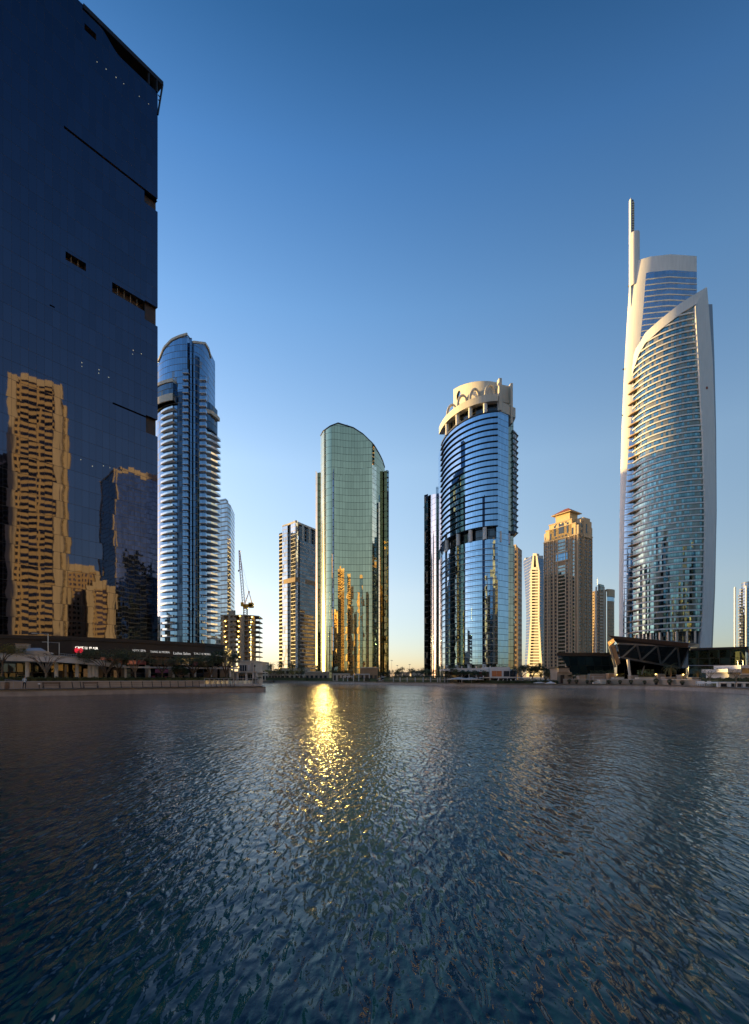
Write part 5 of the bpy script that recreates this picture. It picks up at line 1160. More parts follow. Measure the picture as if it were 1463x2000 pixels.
def cafe_set(label, p, rot):
    t = thing('cafe_chair', label, 'chair', (0, 0, 0), 'dark chairs on the cafe terrace'); m_ = MB(); m_.box(-.22, .22, -.22, .22, .42, .46); m_.build('seat', 'darkmetal', t)
    m_ = MB(); m_.box(-.22, .22, .19, .23, .46, .88); m_.build('backrest', 'darkmetal', t)
    for a in (-.19, .19):
        for b in (-.19, .19): m_ = MB(); m_.tube((a, b, 0), (a, b, .42), .02, n=5); m_.build('leg', 'darkmetal', t)
    t.location = (p[0], p[1], 1.35); t.rotation_euler = (0, 0, rot); return t
c0 = None
for i in range(12):
    p = (lerp(-28.2, -22.3, i/11), lerp(88.6, 93, i/11)+(.5 if i % 2 else -.1))
    lab = 'dark cafe chair in the row behind the terrace balustrade'
    if c0 is None: c0 = cafe_set(lab, p, .4)
    else: dup(c0, (p[0], p[1], 1.35), R.uniform(0, 6.2))
t = thing('street_lamp', 'thin black lamp post in front of the cafe villa', 'lamp', (*P(497, 100), GZ)); m_ = MB(); m_.tube(tat(497.5, 100), tat(497.5, 100, Zy(1303, 100)), .06, .04); m_.build('pole', 'darkmetal', t); m_ = MB(); m_.lathe(P(497.5, 100), [(.04, Zy(1303, 100)), (.2, Zy(1302, 100)), (.14, Zy(1299, 100)), (0, Zy(1298, 100))], 8); m_.build('lantern', 'darkmetal', t)
make_tree('shrub', 'low round shrub at the end of the cafe terrace', tat(500, 93.5, 1.35), None, (1.1, .3, .9, .7, 7, 900, .16, .05), Dk, 31, 'shrub')

# ---------------------------------------------------------------- unfinished concrete building and crane
t = thing('concrete_frame_building', 'unfinished concrete building of open floors with warm site lamps, under the tower crane', 'building', (*P(465, 238), GZ))
DC = 232.0; fls = [Zy(y, DC) for y in (1201, 1211, 1221, 1231, 1241, 1251, 1261, 1271, 1281, 1291, 1301)]
xL, xR = X(430, DC), X(499, DC)
for z in fls:
    m_ = MB(); m_.prism([(xL, DC), (X(478, DC), DC), (xR+.6, DC+4), (xR, DC+15), (xL, DC+15)], z-.35, z+.1); m_.build('floor_slab', 'concrete', t)
for px, D, w in ((448, DC+.3, .45), (436, DC+.5, .35), (456, DC+.4, .2), (472.5, DC+.3, 1.0), (476.5, DC+1.2, .5), (484, DC+2.5, .5), (495, DC+4.8, .8), (468, DC+12, .6), (486, DC+12, .6), (498, DC+13, .4)):
    m_ = MB(); m_.obox(P(px, D), 0, w, .4, GZ, fls[0]); m_.build('column', 'concrete', t)
for i, (a_, b_) in enumerate(zip(fls[1:], fls)):
    m_ = MB(); m_.prism([P(431, DC+6), P(461 if i < 6 else 459, DC+6), P(461 if i < 6 else 459, DC+6.3), P(431, DC+6.3)], a_+.1, b_-.35)
    if i < 4: m_.prism([P(461, DC+9), P(473, DC+9), P(473, DC+9.3), P(461, DC+9.3)], a_+.1, b_-.35)
    m_.prism([P(479, DC+8), P(481.5, DC+8), P(481.5, DC+8.3), P(479, DC+8.3)], a_+.1, b_-.35); m_.build('infill_wall', 'brownstone', t)
    m_ = MB(); m_.prism([P(448, DC+.1), P(461, DC+.1), P(461, DC+.35), P(448, DC+.35)], a_+.1, a_+1.15); m_.build('edge_wall', 'concrete', t)
m_ = MB(); m_.prism([P(446, DC+2), P(460, DC+2), P(460, DC+10), P(446, DC+10)], fls[0]+.1, Zy(1191, DC)); m_.build('roof_core', 'concrete', t)
for z in fls:
    for px in (440, 467.5, 490) if z < fls[0] else (468, 491):
        p = P(px+R.uniform(-2, 2), DC-.25 if px < 480 else DC+3.2); m_ = MB(); zz = z-.55; r_ = R.uniform(.20, .38)
        m_.lathe(p, [(0, zz-r_), (r_, zz-r_*.3), (r_*.9, zz+r_*.3), (.05, zz+r_*.6)], 8); m_.build('site_lamp', 'worklamp', t)
m_ = MB()
for i in range(9): m_.tube((X(500.5, DC), DC+6, GZ), (X(500.5, DC), DC+6, fls[0]), .08, n=4) if i == 0 else m_.tube((X(499, DC), DC+6, fls[0]-3.0*i), (X(502, DC), DC+6, fls[0]-3.0*i), .06, n=4)
m_.tube((X(502, DC), DC+6, GZ), (X(502, DC), DC+6, fls[0]), .08, n=4); m_.build('hoist_mast', 'greymetal', t)
t = thing('tower_crane', 'red and yellow luffing tower crane with its jib raised steeply to the left', 'crane', (*P(480, DC+4), fls[0]))
cx_, cy_ = P(479.5, DC+4); zb = fls[0]; zt_ = Zy(1186, DC+4)
def lattice(mb, p0, p1, w0, w1, n, r):
    p0, p1 = Vector(p0), Vector(p1); d = (p1-p0).normalized(); a = Vector((0, 1, 0)); b = d.cross(a).normalized(); cs = []
    for i in range(n+1):
        c = lerp(p0, p1, i/n); w = lerp(w0, w1, i/n); cs.append([c+a*w+b*w, c-a*w+b*w, c-a*w-b*w, c+a*w-b*w])
    for i in range(n):
        for j in range(4): mb.tube(cs[i][j], cs[i+1][j], r, n=4, cap=False); mb.tube(cs[i][j], cs[i+1][(j+1) % 4], r*.6, n=4, cap=False)
m_ = MB(); lattice(m_, (cx_, cy_, zb), (cx_, cy_, zt_), .8, .8, 4, .16); m_.build('mast', 'steel', t)
m_ = MB(); m_.box(cx_-1.1, cx_+3.4, cy_-1.2, cy_+1.2, zt_+.2, zt_+1.3); m_.box(cx_+1.6, cx_+3.6, cy_-1.2, cy_+1.2, zt_-.2, zt_+2.0); m_.lathe((cx_, cy_), [(.9, zt_-.7), (1.3, zt_+.2)], 12); m_.build('machine_deck', 'yellow', t)
m_ = MB(); m_.box(cx_-1.6, cx_-.5, cy_-2.4, cy_-1.2, zt_+.2, zt_+2.0); m_.build('cab', 'yellow', t)
tip = Vector((X(467.5, DC+4), cy_, Zy(1075, DC+4))); ft = Vector((cx_-.8, cy_, zt_+1.2))
m_ = MB(); lattice(m_, ft, lerp(ft, tip, .62), .55, .5, 12, .10); m_.build('jib', 'steel', t); m_ = MB(); lattice(m_, lerp(ft, tip, .62), tip, .5, .22, 8, .12); m_.build('jib_tip', 'cranered', t)
af = Vector((cx_+1.6, cy_, Zy(1156, DC+4))); m_ = MB()
for s_ in (-.7, .7): m_.tube((cx_-.4, cy_+s_, zt_+1.2), af, .11, n=5); m_.tube((cx_+3, cy_+s_, zt_+1.6), af, .11, n=5)
m_.lathe((af.x, af.y), [(.1, af.z-.6), (.35, af.z-.3), (.35, af.z+.3), (0, af.z+.5)], 8); m_.build('a_frame', 'cranered', t)
m_ = MB(); m_.tube(af, lerp(ft, tip, .55), .035, n=4); m_.tube(af, lerp(ft, tip, .9), .035, n=4); m_.build('pendant_rope', 'darkmetal', t)
hx = Vector((X(466, DC+4), cy_, Zy(1078, DC+4))); m_ = MB(); m_.tube(tip, (tip.x-.35, tip.y, Zy(1114, DC+4)), .03, n=4); m_.lathe((tip.x-.35, tip.y), [(0, Zy(1117, DC+4)), (.32, Zy(1116, DC+4)), (.3, Zy(1113.5, DC+4)), (0, Zy(1113, DC+4))], 8); m_.build('hook_block', 'darkmetal', t)

# ================================================================ far bank
def palm(label, loc, h, seed, group, r=2.3):
    rng = random.Random(seed); t = thing('palm_tree', label, 'palm', (0, 0, 0), group); m_ = MB()
    m_.path([(0, 0, 0), (.08, 0, h*.5), (0, 0, h)], [.22, .17, .19], 8); m_.build('trunk', 'bark', t); m_ = MB()
    for i in range(34):
        a = 2*pi*i*.381966*1.0; el0 = lerp(1.25, -.45, (i/33)**.9)+rng.uniform(-.12, .12); L_ = r*rng.uniform(.85, 1.12); pts = []; p = Vector((0, 0, h)); e = el0
        for k_ in range(6): pts.append(p.copy()); p += Vector((cos(a)*cos(e), sin(a)*cos(e), sin(e)))*L_/6; e -= .30
        pts.append(p)
        for k_ in range(6):
            d = (pts[k_+1]-pts[k_]); s_ = Vector((-sin(a), cos(a), 0)); w = .36*sin(pi*(k_+.9)/7)*r/2.3
            for sg in (-1, 1):
                for q_ in range(2):
                    b0 = pts[k_]+d*(q_*.5); m_.face([b0, b0+d*.35, b0+d*.75+s_*sg*w-Vector((0, 0, w*.45))])
    m_.build('crown', 'palm', t); t.location = loc; return t
PG = 'date palms along the far bank'
for i, (px, ytop, off, lab) in enumerate(((529, 1296, 8, 'leftmost date palm on the far bank, beside low villas'), (549, 1292, 7, 'date palm in front of the left foot of the banded tower'), (570, 1295, 6, 'date palm in front of the right foot of the banded tower'), (588, 1298, 9, 'date palm left of the green tower, nearest to the sun glint'))):
    D = FD(px)+off-30; D = FD(px)+off; palm(lab, tat(px, D), max(4.5, Zy(ytop, D)-GZ-1), 40+i, PG, 3.3)
def house(label, pa_, pb_, D, ytop, mat, n, dep=10, cat='house', ybot=None):
    t = thing('low_house', label, cat, (*P((pa_+pb_)/2, D), GZ), 'low houses on the far bank'); m_ = MB(); z1 = Zy(ytop, D); vbox(pa_, pb_, D, D+dep, GZ, z1, m_); m_.build('wall', mat, t)
    m_ = MB(); vbox(pa_-.6, pb_+.6, D-.4, D+dep, z1, z1+.35, m_); m_.build('roof', 'cream', t)
    for i in range(n):
        c = lerp(pa_, pb_, (i+.5)/n); w = (pb_-pa_)/n*.28
        for za, zb2 in ([(GZ+.3, GZ+2.5)]+([(GZ+3.6, GZ+5.4)] if z1 > 6.5 else [])):
            m_ = MB(); vbox(c-w, c+w, D-.12, D+.2, za, min(zb2, z1-.3), m_); m_.build('window', 'glassdark', t)
    return t
house('low cream villa row behind the cafe villa, right of the unfinished building', 500, 524, 300, 1300, 'cream', 4)
house('sunlit low cream building between the villa row and the palms', 505, 519, 330, 1294, 'cream', 3)
house('cream low block behind the two left palms', 524, 548, 300, 1311, 'sand', 4)
house('pale flat roofed pavilion at the foot of the banded tower', 548, 602, 290, 1306, 'cream', 6)
house('low brown stone block at the foot of the green tower', 596, 640, 240, 1313, 'sand', 5, 8)
house('brown blank wing at the right foot of the green tower', 704, 738, 215, 1305, 'brownstone', 4, 12)
house('low white pavilion left of the gap between the glass towers', 650, 682, 215, 1317, 'cream', 4, 8)
def pergola(label, pa_, pb_, D, z1, n, mat='white', dep=4):
    t = thing('pergola', label, 'pergola', (*P((pa_+pb_)/2, D), GZ)); m_ = MB(); vbox(pa_, pb_, D, D+dep, z1-.28, z1, m_); m_.build('roof', mat, t)
    for i in range(n):
        px = lerp(pa_+.5, pb_-.5, i/(n-1)); m_ = MB(); m_.obox(P(px, D+.2), 0, .14, .14, GZ, z1-.28); m_.build('post', mat, t)
    return t
pergola('long white flat frame canopy on the far bank below the green tower', 690, 722, FD(706)+6, Zy(1316, FD(706)+6), 4)
pergola('smaller white frame canopy left of the long one', 670, 688, FD(680)+7, Zy(1320, FD(680)+7), 3)
t = thing('access_stair', 'white zigzag ramp railing right of the white frame canopy', 'stair', (*P(745, FD(745)+5), GZ)); D = FD(745)+5; m_ = MB()
for (a, ya, b, yb) in ((736, 1326.5, 756, 1320.5), (744, 1320, 757, 1325), (740, 1330, 757, 1324)): m_.tube((X(a, D), D, Zy(ya, D)), (X(b, D), D, Zy(yb, D)), .09, n=5)
m_.build('handrail', 'white', t); m_ = MB(); m_.prism([P(738, D+.5), P(757, D+.5), P(757, D+2.5), P(738, D+2.5)], [GZ, GZ, GZ, GZ], [GZ+.2, Zy(1327, D), Zy(1327, D), GZ+.2]); m_.build('ramp', 'sand', t)
# long dark hedge wall with pale posts
FAR2 = [(a, b+5) for a, b in FARD]
hedge('long tall dark hedge along the far bank between the glass towers', FAR2, (752, 890), 1.6, GZ, 2.95, 1.4, 'leafdark', 6000, .34)
hedge('dark planting along the far bank under the green tower', FAR2, (600, 736), 5, GZ, 2.2, 2, 'leafdark', 3500, .4)
hedge('low dark planting on the far bank in front of the palms', FAR2, (522, 600), 3, GZ, 2.4, 2, 'leafdark', 2500, .45)
t = thing('light_posts', 'row of slim white posts in front of the long dark hedge', 'fence', (*P(810, FD(810)+4), GZ))
for px in (768.5, 781.5, 795.5, 811, 826.5, 841, 855, 859.5, 868.5):
    D = FD(px)+4.6; m_ = MB(); m_.obox(P(px, D), 0, .13, .13, GZ, Zy(1323, D)); m_.build('post', 'white', t)
m_ = MB(); m_.path([(*P(px, FD(px)+4.6), GZ+1.0) for px in (762, 768.5, 781.5, 795.5, 811, 826.5, 841, 855, 868.5, 874)], .04, 4); m_.build('rail', 'greymetal', t)
FG = 'trees along the far bank'
def ft_(px, D, lab, h, rx, seed, mats=Dk, n=900, leaf=.45, th=1.6): return make_tree('bank_tree', lab, tat(px, D), FG, (h, th, rx, h*.35, 7, n, leaf, .15), mats, seed)
ft_(790, 210, 'dark round tree in the gap between the towers, left one', 5.0, 3.6, 60); ft_(817, 215, 'dark round tree in the gap, beside the crowned tower', 4.8, 3.2, 61); ft_(768, 225, 'small dark tree in the gap, beside the green tower', 4.3, 3, 62)
ft_(836, 200, 'tree in front of the pale curved glass tower', 4.6, 3, 63); ft_(882, 152, 'spreading dark tree left of the white terrace building', 4.3, 2.6, 64); ft_(905, 147, 'dark tree before the left half of the white terrace building', 3.6, 2.2, 65)
ft_(936, 142, 'dark low tree before the middle of the white terrace building', 3.2, 2.0, 66); ft_(1020, 150, 'broad dark tree right of the white terrace building', 4.6, 3.4, 67); ft_(1040, 145, 'largest dark tree under the lattice tower', 5.0, 3.2, 68, n=1600)
ft_(1056, 148, 'dark tree below the red roofed tower', 4.6, 2.6, 69); ft_(660, 230, 'dark tree at the foot of the green tower, left', 5, 3, 70); ft_(744, 225, 'dark tree at the right foot of the green tower', 4.6, 3, 71)
ft_(536, 292, 'dark bushy tree between the left palms', 6, 4, 72, n=1200, leaf=.6); ft_(558, 288, 'dark bushy tree behind the middle palms', 5.5, 4, 73, n=1200, leaf=.6); ft_(582, 280, 'dark bushy tree behind the right palm', 5.2, 4, 74, n=1000, leaf=.6)
for i, px in enumerate((1066, 1076, 1086)):
    make_tree('shrub', ['yellow green bush left of the dark gatehouse, the left one', 'yellow green bush left of the dark gatehouse, the middle one', 'yellow green bush left of the dark gatehouse, the right one'][i], tat(px, 150), 'yellow green bushes by the gatehouse', (3.0-.3*i, .5, 1.6, 1.1, 8, 700, .3, .1), ('bark', 'leafyel'), 80+i, 'bush')  # leaf colour yellowed for the sunlight on these bushes
# distant masts and skyline in the gap
for i, (px, y, lab) in enumerate(((755, 1303, 'thin distant mast beside the green tower'), (765, 1290, 'distant dark mast, second from the green tower'), (776, 1300, 'distant floodlight mast in the middle of the gap, tall lamp cluster'), (800, 1298, 'distant floodlight mast right of the middle of the gap'), (786, 1304, 'shortest distant floodlight mast in the gap'))):
    t = thing('floodlight_mast', lab, 'mast', (*P(px, 800), GZ), 'distant masts on the horizon'); z = Zy(y, 800); m_ = MB(); m_.tube((*P(px, 800), GZ), (*P(px, 800), z), .3, .2, 5); m_.build('pole', 'greymetal', t)
    m_ = MB(); x, y_ = P(px, 800); m_.box(x-1.6, x+1.6, y_-.4, y_+.4, z-.3, z+.5); m_.build('lamp_head', 'greymetal', t)
for i, (a, b, D, y, lab) in enumerate(((738, 762, 900, 1309, 'hazy distant low building in the gap, left'), (770, 800, 1000, 1313, 'hazy distant low building in the middle of the gap'), (803, 828, 950, 1311, 'hazy distant low building in the gap, right'), (1398, 1440, 800, 1313, 'distant low building right of the white tower'))):
    house(lab, a, b, D, y, 'sand', 4, 20, 'building')
# white terrace building below the crowned tower
t = thing('terrace_building', 'white two storey terrace building with orange shutters below the crowned tower', 'building', (*P(940, 150), GZ)); DT = 150
z1, z2 = Zy(1305, DT), Zy(1322.5, DT)
m_ = MB(); vbox(879, 956, DT, DT+12, Zy(1312, DT), z1, m_); vbox(957, 996, DT-.5, DT+12, z2, Zy(1303, DT), m_); vbox(996, 1010, DT+1, DT+12, z2, Zy(1307, DT), m_); vbox(868, 879, DT-2, DT+9, Zy(1310, DT), Zy(1307, DT), m_); m_.build('upper_wall', 'white', t)
m_ = MB(); vbox(878, 957, DT+1.2, DT+12, GZ, Zy(1312, DT), m_); vbox(957, 1010, DT+1.5, DT+12, GZ, z2, m_); m_.build('glazing', 'gl_shop', t)
m_ = MB(); vbox(940, 1022, DT-7, DT, Zy(1324.5, DT-7), Zy(1322.5, DT-7), m_); m_.build('canopy', 'white', t)
for px in (957, 974, 991, 1008, 1020):
    m_ = MB(); m_.obox(P(px, DT-6.8), 0, .1, .1, GZ, Zy(1324, DT-7)); m_.build('post', 'white', t)
for px in (902, 916, 930, 944, 957.5):
    m_ = MB(); m_.obox(P(px, DT+.1), 0, .14, .2, GZ, z1+.6); m_.build('pier', 'white', t)
for pa_, pb_, mt in ((961, 970, 'orange'), (970.6, 980, 'orange'), (932, 942, 'redpanel'), (945, 956, 'wood'), (984, 995, 'glassdark'), (918, 929, 'glassdark'), (998, 1007, 'glassdark')):
    m_ = MB(); vbox(pa_, pb_, DT-.65, DT+1.4, z2+.2, Zy(1310.5, DT), m_) if pa_ > 957 else vbox(pa_, pb_, DT+.9, DT+1.4, z2+.1, Zy(1312.4, DT), m_); m_.build('shutter' if mt == 'orange' else 'window', mt, t)
m_ = MB()
for _ in range(700): p = P(rg.uniform(885, 992), DT+rg.uniform(.5, 2)); leaves(m_, [(*p, z1+.3+rg.random()*.9*abs(sin(p[0]*1.3)))], .3, rg, 1, .1)
m_.build('roof_planting', 'leafdark', t)
def parasol(label, px, D, closed, z1, r=1.5, group='parasols along the far bank'):
    t = thing('parasol', label, 'parasol', tat(px, D), group); p = P(px, D); m_ = MB(); m_.tube(tat(px, D), tat(px, D, z1), .04, n=6); m_.build('pole', 'white', t); m_ = MB()
    if closed: m_.lathe(p, [(.10, GZ+.7), (.26, GZ+.8), (.2, z1-.5), (.05, z1)], 8)
    else: m_.lathe(p, [(r, z1-.45), (r*.5, z1-.2), (0, z1+.1)], 8); m_.lathe(p, [(r, z1-.6), (r, z1-.45)], 8)
    m_.build('canopy', 'canvas', t)
for i, px in enumerate((973, 983, 998, 1007)): parasol(['closed white parasol, first from the left under the terrace canopy', 'closed white parasol, second under the terrace canopy', 'closed white parasol, third under the terrace canopy', 'closed white parasol, last under the terrace canopy'][i], px, 138.5, True, Zy(1326, 138))
parasol('open white parasol by the spreading tree, left of the terrace building', 897, 146, False, Zy(1323, 146), 3.6); parasol('open white parasol before the terrace building, beside a low tree', 921, 144, False, Zy(1323.5, 144), 3.4)
parasol('open white parasol under the dark trees below the lattice tower', 1055, 133, False, Zy(1330, 133), 1.8); parasol('open white parasol just left of the dark gatehouse', 1075.5, 129, False, Zy(1331, 129), 1.4)
pergola('dark slim pergola under the trees below the lattice tower', 1022, 1046, 140, Zy(1325, 140), 5, 'greymetal')
hedge('dark planting along the far bank before the terrace building', FAR2, (872, 1090), 1.5, GZ, 1.75, 1.5, 'leafdark', 3500, .28)

# ---------------------------------------------------------------- faceted pavilion under the white tower
M['gl_pav'] = glass('pavilion glass', (.17, .20, .21), 3, 2.2, (.05, .05, .055), jit=.012, wob=.01, lu=.04, lv=.04, vary=.3)
M['gl_wing'] = glass('wing glass', (.08, .15, .16), 2.4, 2.2, (.02, .03, .03), jit=.008, wob=.006, lu=.05, lv=.05, vary=.5)
t = thing('faceted_pavilion', 'dark faceted pavilion with a tilted glass front and white diagonal struts, below the white tower', 'pavilion', (*P(1270, 140), GZ))
DP = 134.0
def pp3(px, y, D): return (*P(px, D), Zy(y, D))
tl, tr, br_, bl = pp3(1206, 1257, DP), pp3(1346, 1264, DP), pp3(1328, 1305, DP+5), pp3(1211, 1284, DP+4)
m_ = MB(); m_.face([bl, br_, tr, tl]); m_.face([tr, br_, pp3(1352, 1305, DP+22), pp3(1362, 1264, DP+20)]); m_.face([bl, tl, pp3(1195, 1262, DP+10), pp3(1200, 1284, DP+12)]); m_.build('tilted_glass', 'gl_pav', t)
m_ = MB(); m_.face([bl, pp3(1206, 1290, DP+20), pp3(1335, 1305, DP+22), br_]); m_.build('underside', 'dark', t)
m_ = MB(); ru = [pp3(1188, 1241, DP-1), pp3(1346, 1256, DP-1.5), pp3(1366, 1257, DP+20), pp3(1196, 1243, DP+20)]; rdn = [pp3(1196, 1247, DP-.6), pp3(1343, 1264.5, DP-.8), pp3(1366, 1265, DP+20), pp3(1198, 1250, DP+20)]
m_.face(ru)
for i in range(4): j = (i+1) % 4; m_.face([rdn[i], rdn[j], ru[j], ru[i]])
m_.face(rdn[::-1]); m_.build('roof', plain('bronze roof', (.10, .075, .065), .45, var=.1), t)
m_ = MB(); f_ = [rdn[0], rdn[1], tr, tl]; m_.face(f_[::-1]); m_.build('fascia', 'dark', t)
def strut(a, b, par=t):
    m_ = MB(); A, B = Vector(a), Vector(b); m_.tube(A-Vector((0, .25, 0)), B-Vector((0, .25, 0)), .24, n=6); m_.build('strut', 'steel', par)
zz_ = [(1215, 1283.5, 4.0), (1243, 1259, 0), (1251, 1290, 4.3), (1283, 1261, 0), (1290, 1297.5, 4.7), (1322, 1263, 0), (1328, 1305, 5), (1346, 1264, 0)]
for (a, ya, da), (b, yb, db) in zip(zz_, zz_[1:]): strut(pp3(a, ya, DP+da), pp3(b, yb, DP+db))
strut(bl, br_); strut(tl, tr)
m_ = MB(); A = [pp3(1187, 1254, DP+2), pp3(1198, 1247, DP-1), pp3(1201, 1253, DP-1), pp3(1190, 1262, DP+2)]; B = [(a*1.03, b*1.03, c) for a, b, c in A]; m_.face(A); m_.face(B[::-1])
for i in range(4): j = (i+1) % 4; m_.face([A[j], A[i], B[i], B[j]])
m_.build('end_block', 'brownstone', t)
for dx in (0, 4.5, 8):
    A, B = Vector(pp3(1190+dx, 1262, DP+1)), Vector(pp3(1202+dx, 1303-dx*.9, DP+1.5)); m_ = MB(); m_.tube(A, B, .34, n=4); m_.build('edge_rib', 'brownstone' if dx else 'greymetal', t)
m_ = MB(); m_.tube(pp3(1226.5, 1288, DP-3), pp3(1231.5, 1329, DP-4), .36, .30, 10); m_.build('slanted_column', 'cream', t)
m_ = MB(); m_.tube(pp3(1259, 1300, DP+8), pp3(1253, 1318, DP+8), .22, n=8); m_.build('slanted_column', 'greymetal', t)
m_ = MB(); m_.prism([P(1205, DP+18), P(1340, DP+18), P(1345, DP+30), P(1205, DP+30)], GZ, Zy(1290, DP+18)); m_.build('recessed_wall', 'gl_shop', t)
t = thing('left_wing_building', 'low dark glass wing with a long flat roof, left of the faceted pavilion', 'building', (*P(1140, 145), GZ))
m_ = MB(); D = 142; m_.prism([P(1088, D-2), P(1197, D-2), P(1197, D+15), P(1092, D+15)], Zy(1281.5, D), Zy(1275.5, D)); m_.build('roof', 'darkmetal', t)
m_ = MB(); m_.face([pp3(1117, 1318, D+3), pp3(1200, 1318, D+3), pp3(1196, 1281.5, D), pp3(1096, 1281.5, D)], [(0, 0), (12, 0), (12, 5), (-2, 5)]); m_.face([pp3(1117, 1318, D+3), pp3(1096, 1281.5, D), pp3(1100, 1281.5, D+14), pp3(1118, 1318, D+14)]); m_.build('slanted_glass', 'gl_wing', t)
t = thing('right_wing_building', 'low dark green glass wing with a thin roof, right of the faceted pavilion', 'building', (*P(1400, 130), GZ)); D = 128
m_ = MB(); m_.prism([P(1348, D-1), P(1462, D-6), P(1462, D+15), P(1348, D+15)], [Zy(1270.5, D), Zy(1266, D-6), Zy(1266, D-6), Zy(1270.5, D)], [Zy(1266.5, D), Zy(1262.5, D-6), Zy(1262.5, D-6), Zy(1266.5, D)]); m_.build('roof', 'darkmetal', t)
m_ = MB(); m_.wall([P(1344, D+1), P(1456, D-4)], GZ, [Zy(1270.5, D+1), Zy(1266, D-4)]); m_.wall([P(1456, D-4), P(1459, D+12)], GZ, Zy(1266, D-4)); m_.build('glass_wall', 'gl_wing', t)
m_ = MB(); m_.tube(pp3(1345, 1300, D), pp3(1425, 1300, D-3), .12, n=5); m_.tube(pp3(1345, 1300, D), pp3(1345, 1318, D), .12, n=5); m_.build('entrance_frame', 'steel', t)
m_ = MB(); m_.prism([P(1462, 118), P(1490, 118), P(1490, 130), P(1462, 130)], GZ, Zy(1268, 118)); tag(m_.build('brown_kiosk', 'brownstone'), 'brown sunlit block cut by the right edge of the view', 'building')
# planters, terraces
t = thing('terrace_wall', 'long low stone terrace wall on the far bank under the pavilion', 'wall', (*P(1260, 118), GZ))
TW = [(1098, 126), (1165, 123), (1261, 114.5), (1345, 102), (1372, 98)]; tw = line(TW, range(1100, 1372, 12))
m_ = MB(); m_.band(tw, 0, GZ, Zy(1329.5, 116)+.25, inn=.5); m_.build('wall', 'sand', t); m_ = MB(); m_.band(tw, .08, 2.0, 2.12, inn=.6); m_.build('coping', 'coping', t)
pls = [(1131, 1143, 1321, 2, 'sand', 'pale planter block right of the round bush, first of the terrace planters'), (1153, 1190, 1317, 6, 'sand', 'long stone planter behind the small pale block'), (1161, 1178, 1322, 2, 'sand', 'small pale planter block before the long stone planter'),
       (1189, 1200, 1316, 5, 'brownstone', 'tall brown planter block left of the sunlit bush'), (1200, 1219, 1323, 4, 'cream', 'pale planter under the sunlit yellow bush'), (1233, 1247, 1320, 4, 'sand', 'stone planter right of the slanted column'), (1247, 1285, 1323, 4, 'cream', 'long pale planter under the green hedge'),
       (1299, 1320, 1323, 2, 'sand', 'pale planter block left of the lit palm'), (1285, 1300, 1317, 7, 'sand', 'stone block with a warm light behind the terrace'), (1330, 1340, 1319, 6, 'sand', 'stone block right of the tall lit palm'), (1352, 1368, 1324, 2, 'sand', 'last stone planter block before the white chairs'), (1172, 1184, 1329, -1.2, 'cream', 'low sunlit planter front on the lower terrace')]
for i, (a, b, y, off, mt, lab) in enumerate(pls):
    D = tab(TW, (a+b)/2)+off; z1 = max(Zy(y, D), 2.2) if off > 0 else 1.9; o_ = thing('planter', lab, 'planter', (*P((a+b)/2, D), GZ), 'stone planters on the pavilion terrace'); m_ = MB(); vbox(a, b, D, D+1.6, GZ, z1, m_); m_.build('box', mt, o_); m_ = MB(); vbox(a-.4, b+.4, D-.06, D+1.66, z1, z1+.1, m_); m_.build('rim', 'coping', o_)
    if i in (4, 6, 1, 3): 
        m_ = MB(); k_ = 260 if b-a < 20 else 520
        for _ in range(k_): leaves(m_, [(*P(rg.uniform(a, b), D+rg.uniform(.2, 1.4)), z1+.1+rg.random()**1.5*.9)], .24, rg, 1, .1)
        m_.build('planting', 'leafyel' if i in (4, 6) else 'leafdark', o_)  # yellow leaves carry the sunlight on the two lit planters
s0 = None
shl = ['left of the pale planter block', 'under the pale planter block', 'right of the pale planter block', 'left of the low sunlit planter', 'right of the low sunlit planter', 'left of the slanted column', 'right of the slanted column', 'under the long pale planter', 'under the warm light', 'under the tall lit palm', 'right of the tall lit palm']
for i, px in enumerate((1112, 1126, 1147, 1156, 1189.5, 1211, 1232.5, 1259, 1281.5, 1308, 1332.5)):
    D = tab(TW, px)-1.0
    if s0 is None:
        s0 = thing('potted_shrub', 'round clipped potted shrub on the lower terrace, '+shl[0], 'shrub', (0, 0, 0), 'round potted shrubs on the lower terrace'); m_ = MB(); m_.lathe((0, 0), [(.22, 0), (.30, .38), (.25, .38)], 10); m_.build('pot', 'dark', s0); m_ = MB(); r2 = random.Random(5)
        for _ in range(420):
            v = Vector((r2.gauss(0, 1), r2.gauss(0, 1), r2.gauss(0, 1))).normalized()*.42; leaves(m_, [(v.x, v.y, v.z*.9+.75)], .2, r2, 1, .03)
        m_.build('foliage', 'leafdark', s0); s0.location = (*P(px, D), GZ)
    else: dup(s0, (*P(px, D), GZ), px, R.uniform(.8, 1.2), 'round clipped potted shrub on the lower terrace, '+shl[i])
make_tree('shrub', 'large round dark bush at the left end of the terrace', tat(1121, 132), None, (2.6, .4, 1.2, 1.0, 8, 900, .26, .08), Dk, 90, 'bush')
t = thing('gatehouse', 'small cream gatehouse with a tall dark doorway, left of the dark glass wing', 'building', (*P(1103, 132), GZ)); m_ = MB(); vbox(1088, 1117, 132, 137, GZ, Zy(1313, 132), m_); vbox(1091, 1112, 131.5, 138, Zy(1313, 132), Zy(1305, 132), m_); m_.build('wall', 'sand', t); m_ = MB(); vbox(1096.5, 1102.5, 131.2, 131.8, GZ, Zy(1318, 131), m_); m_.build('door', 'dark', t); m_ = MB(); vbox(1089, 1113, 131.3, 138, Zy(1305, 132), Zy(1303.5, 132), m_); m_.build('roof', 'darkmetal', t)
t = thing('lounge_bench', 'low cream bench with three cushions on the lower terrace edge', 'bench', (*P(1165, 121), GZ)); m_ = MB(); vbox(1160, 1171, 121, 122, GZ+.1, GZ+.4, m_); m_.build('seat', 'cream', t)
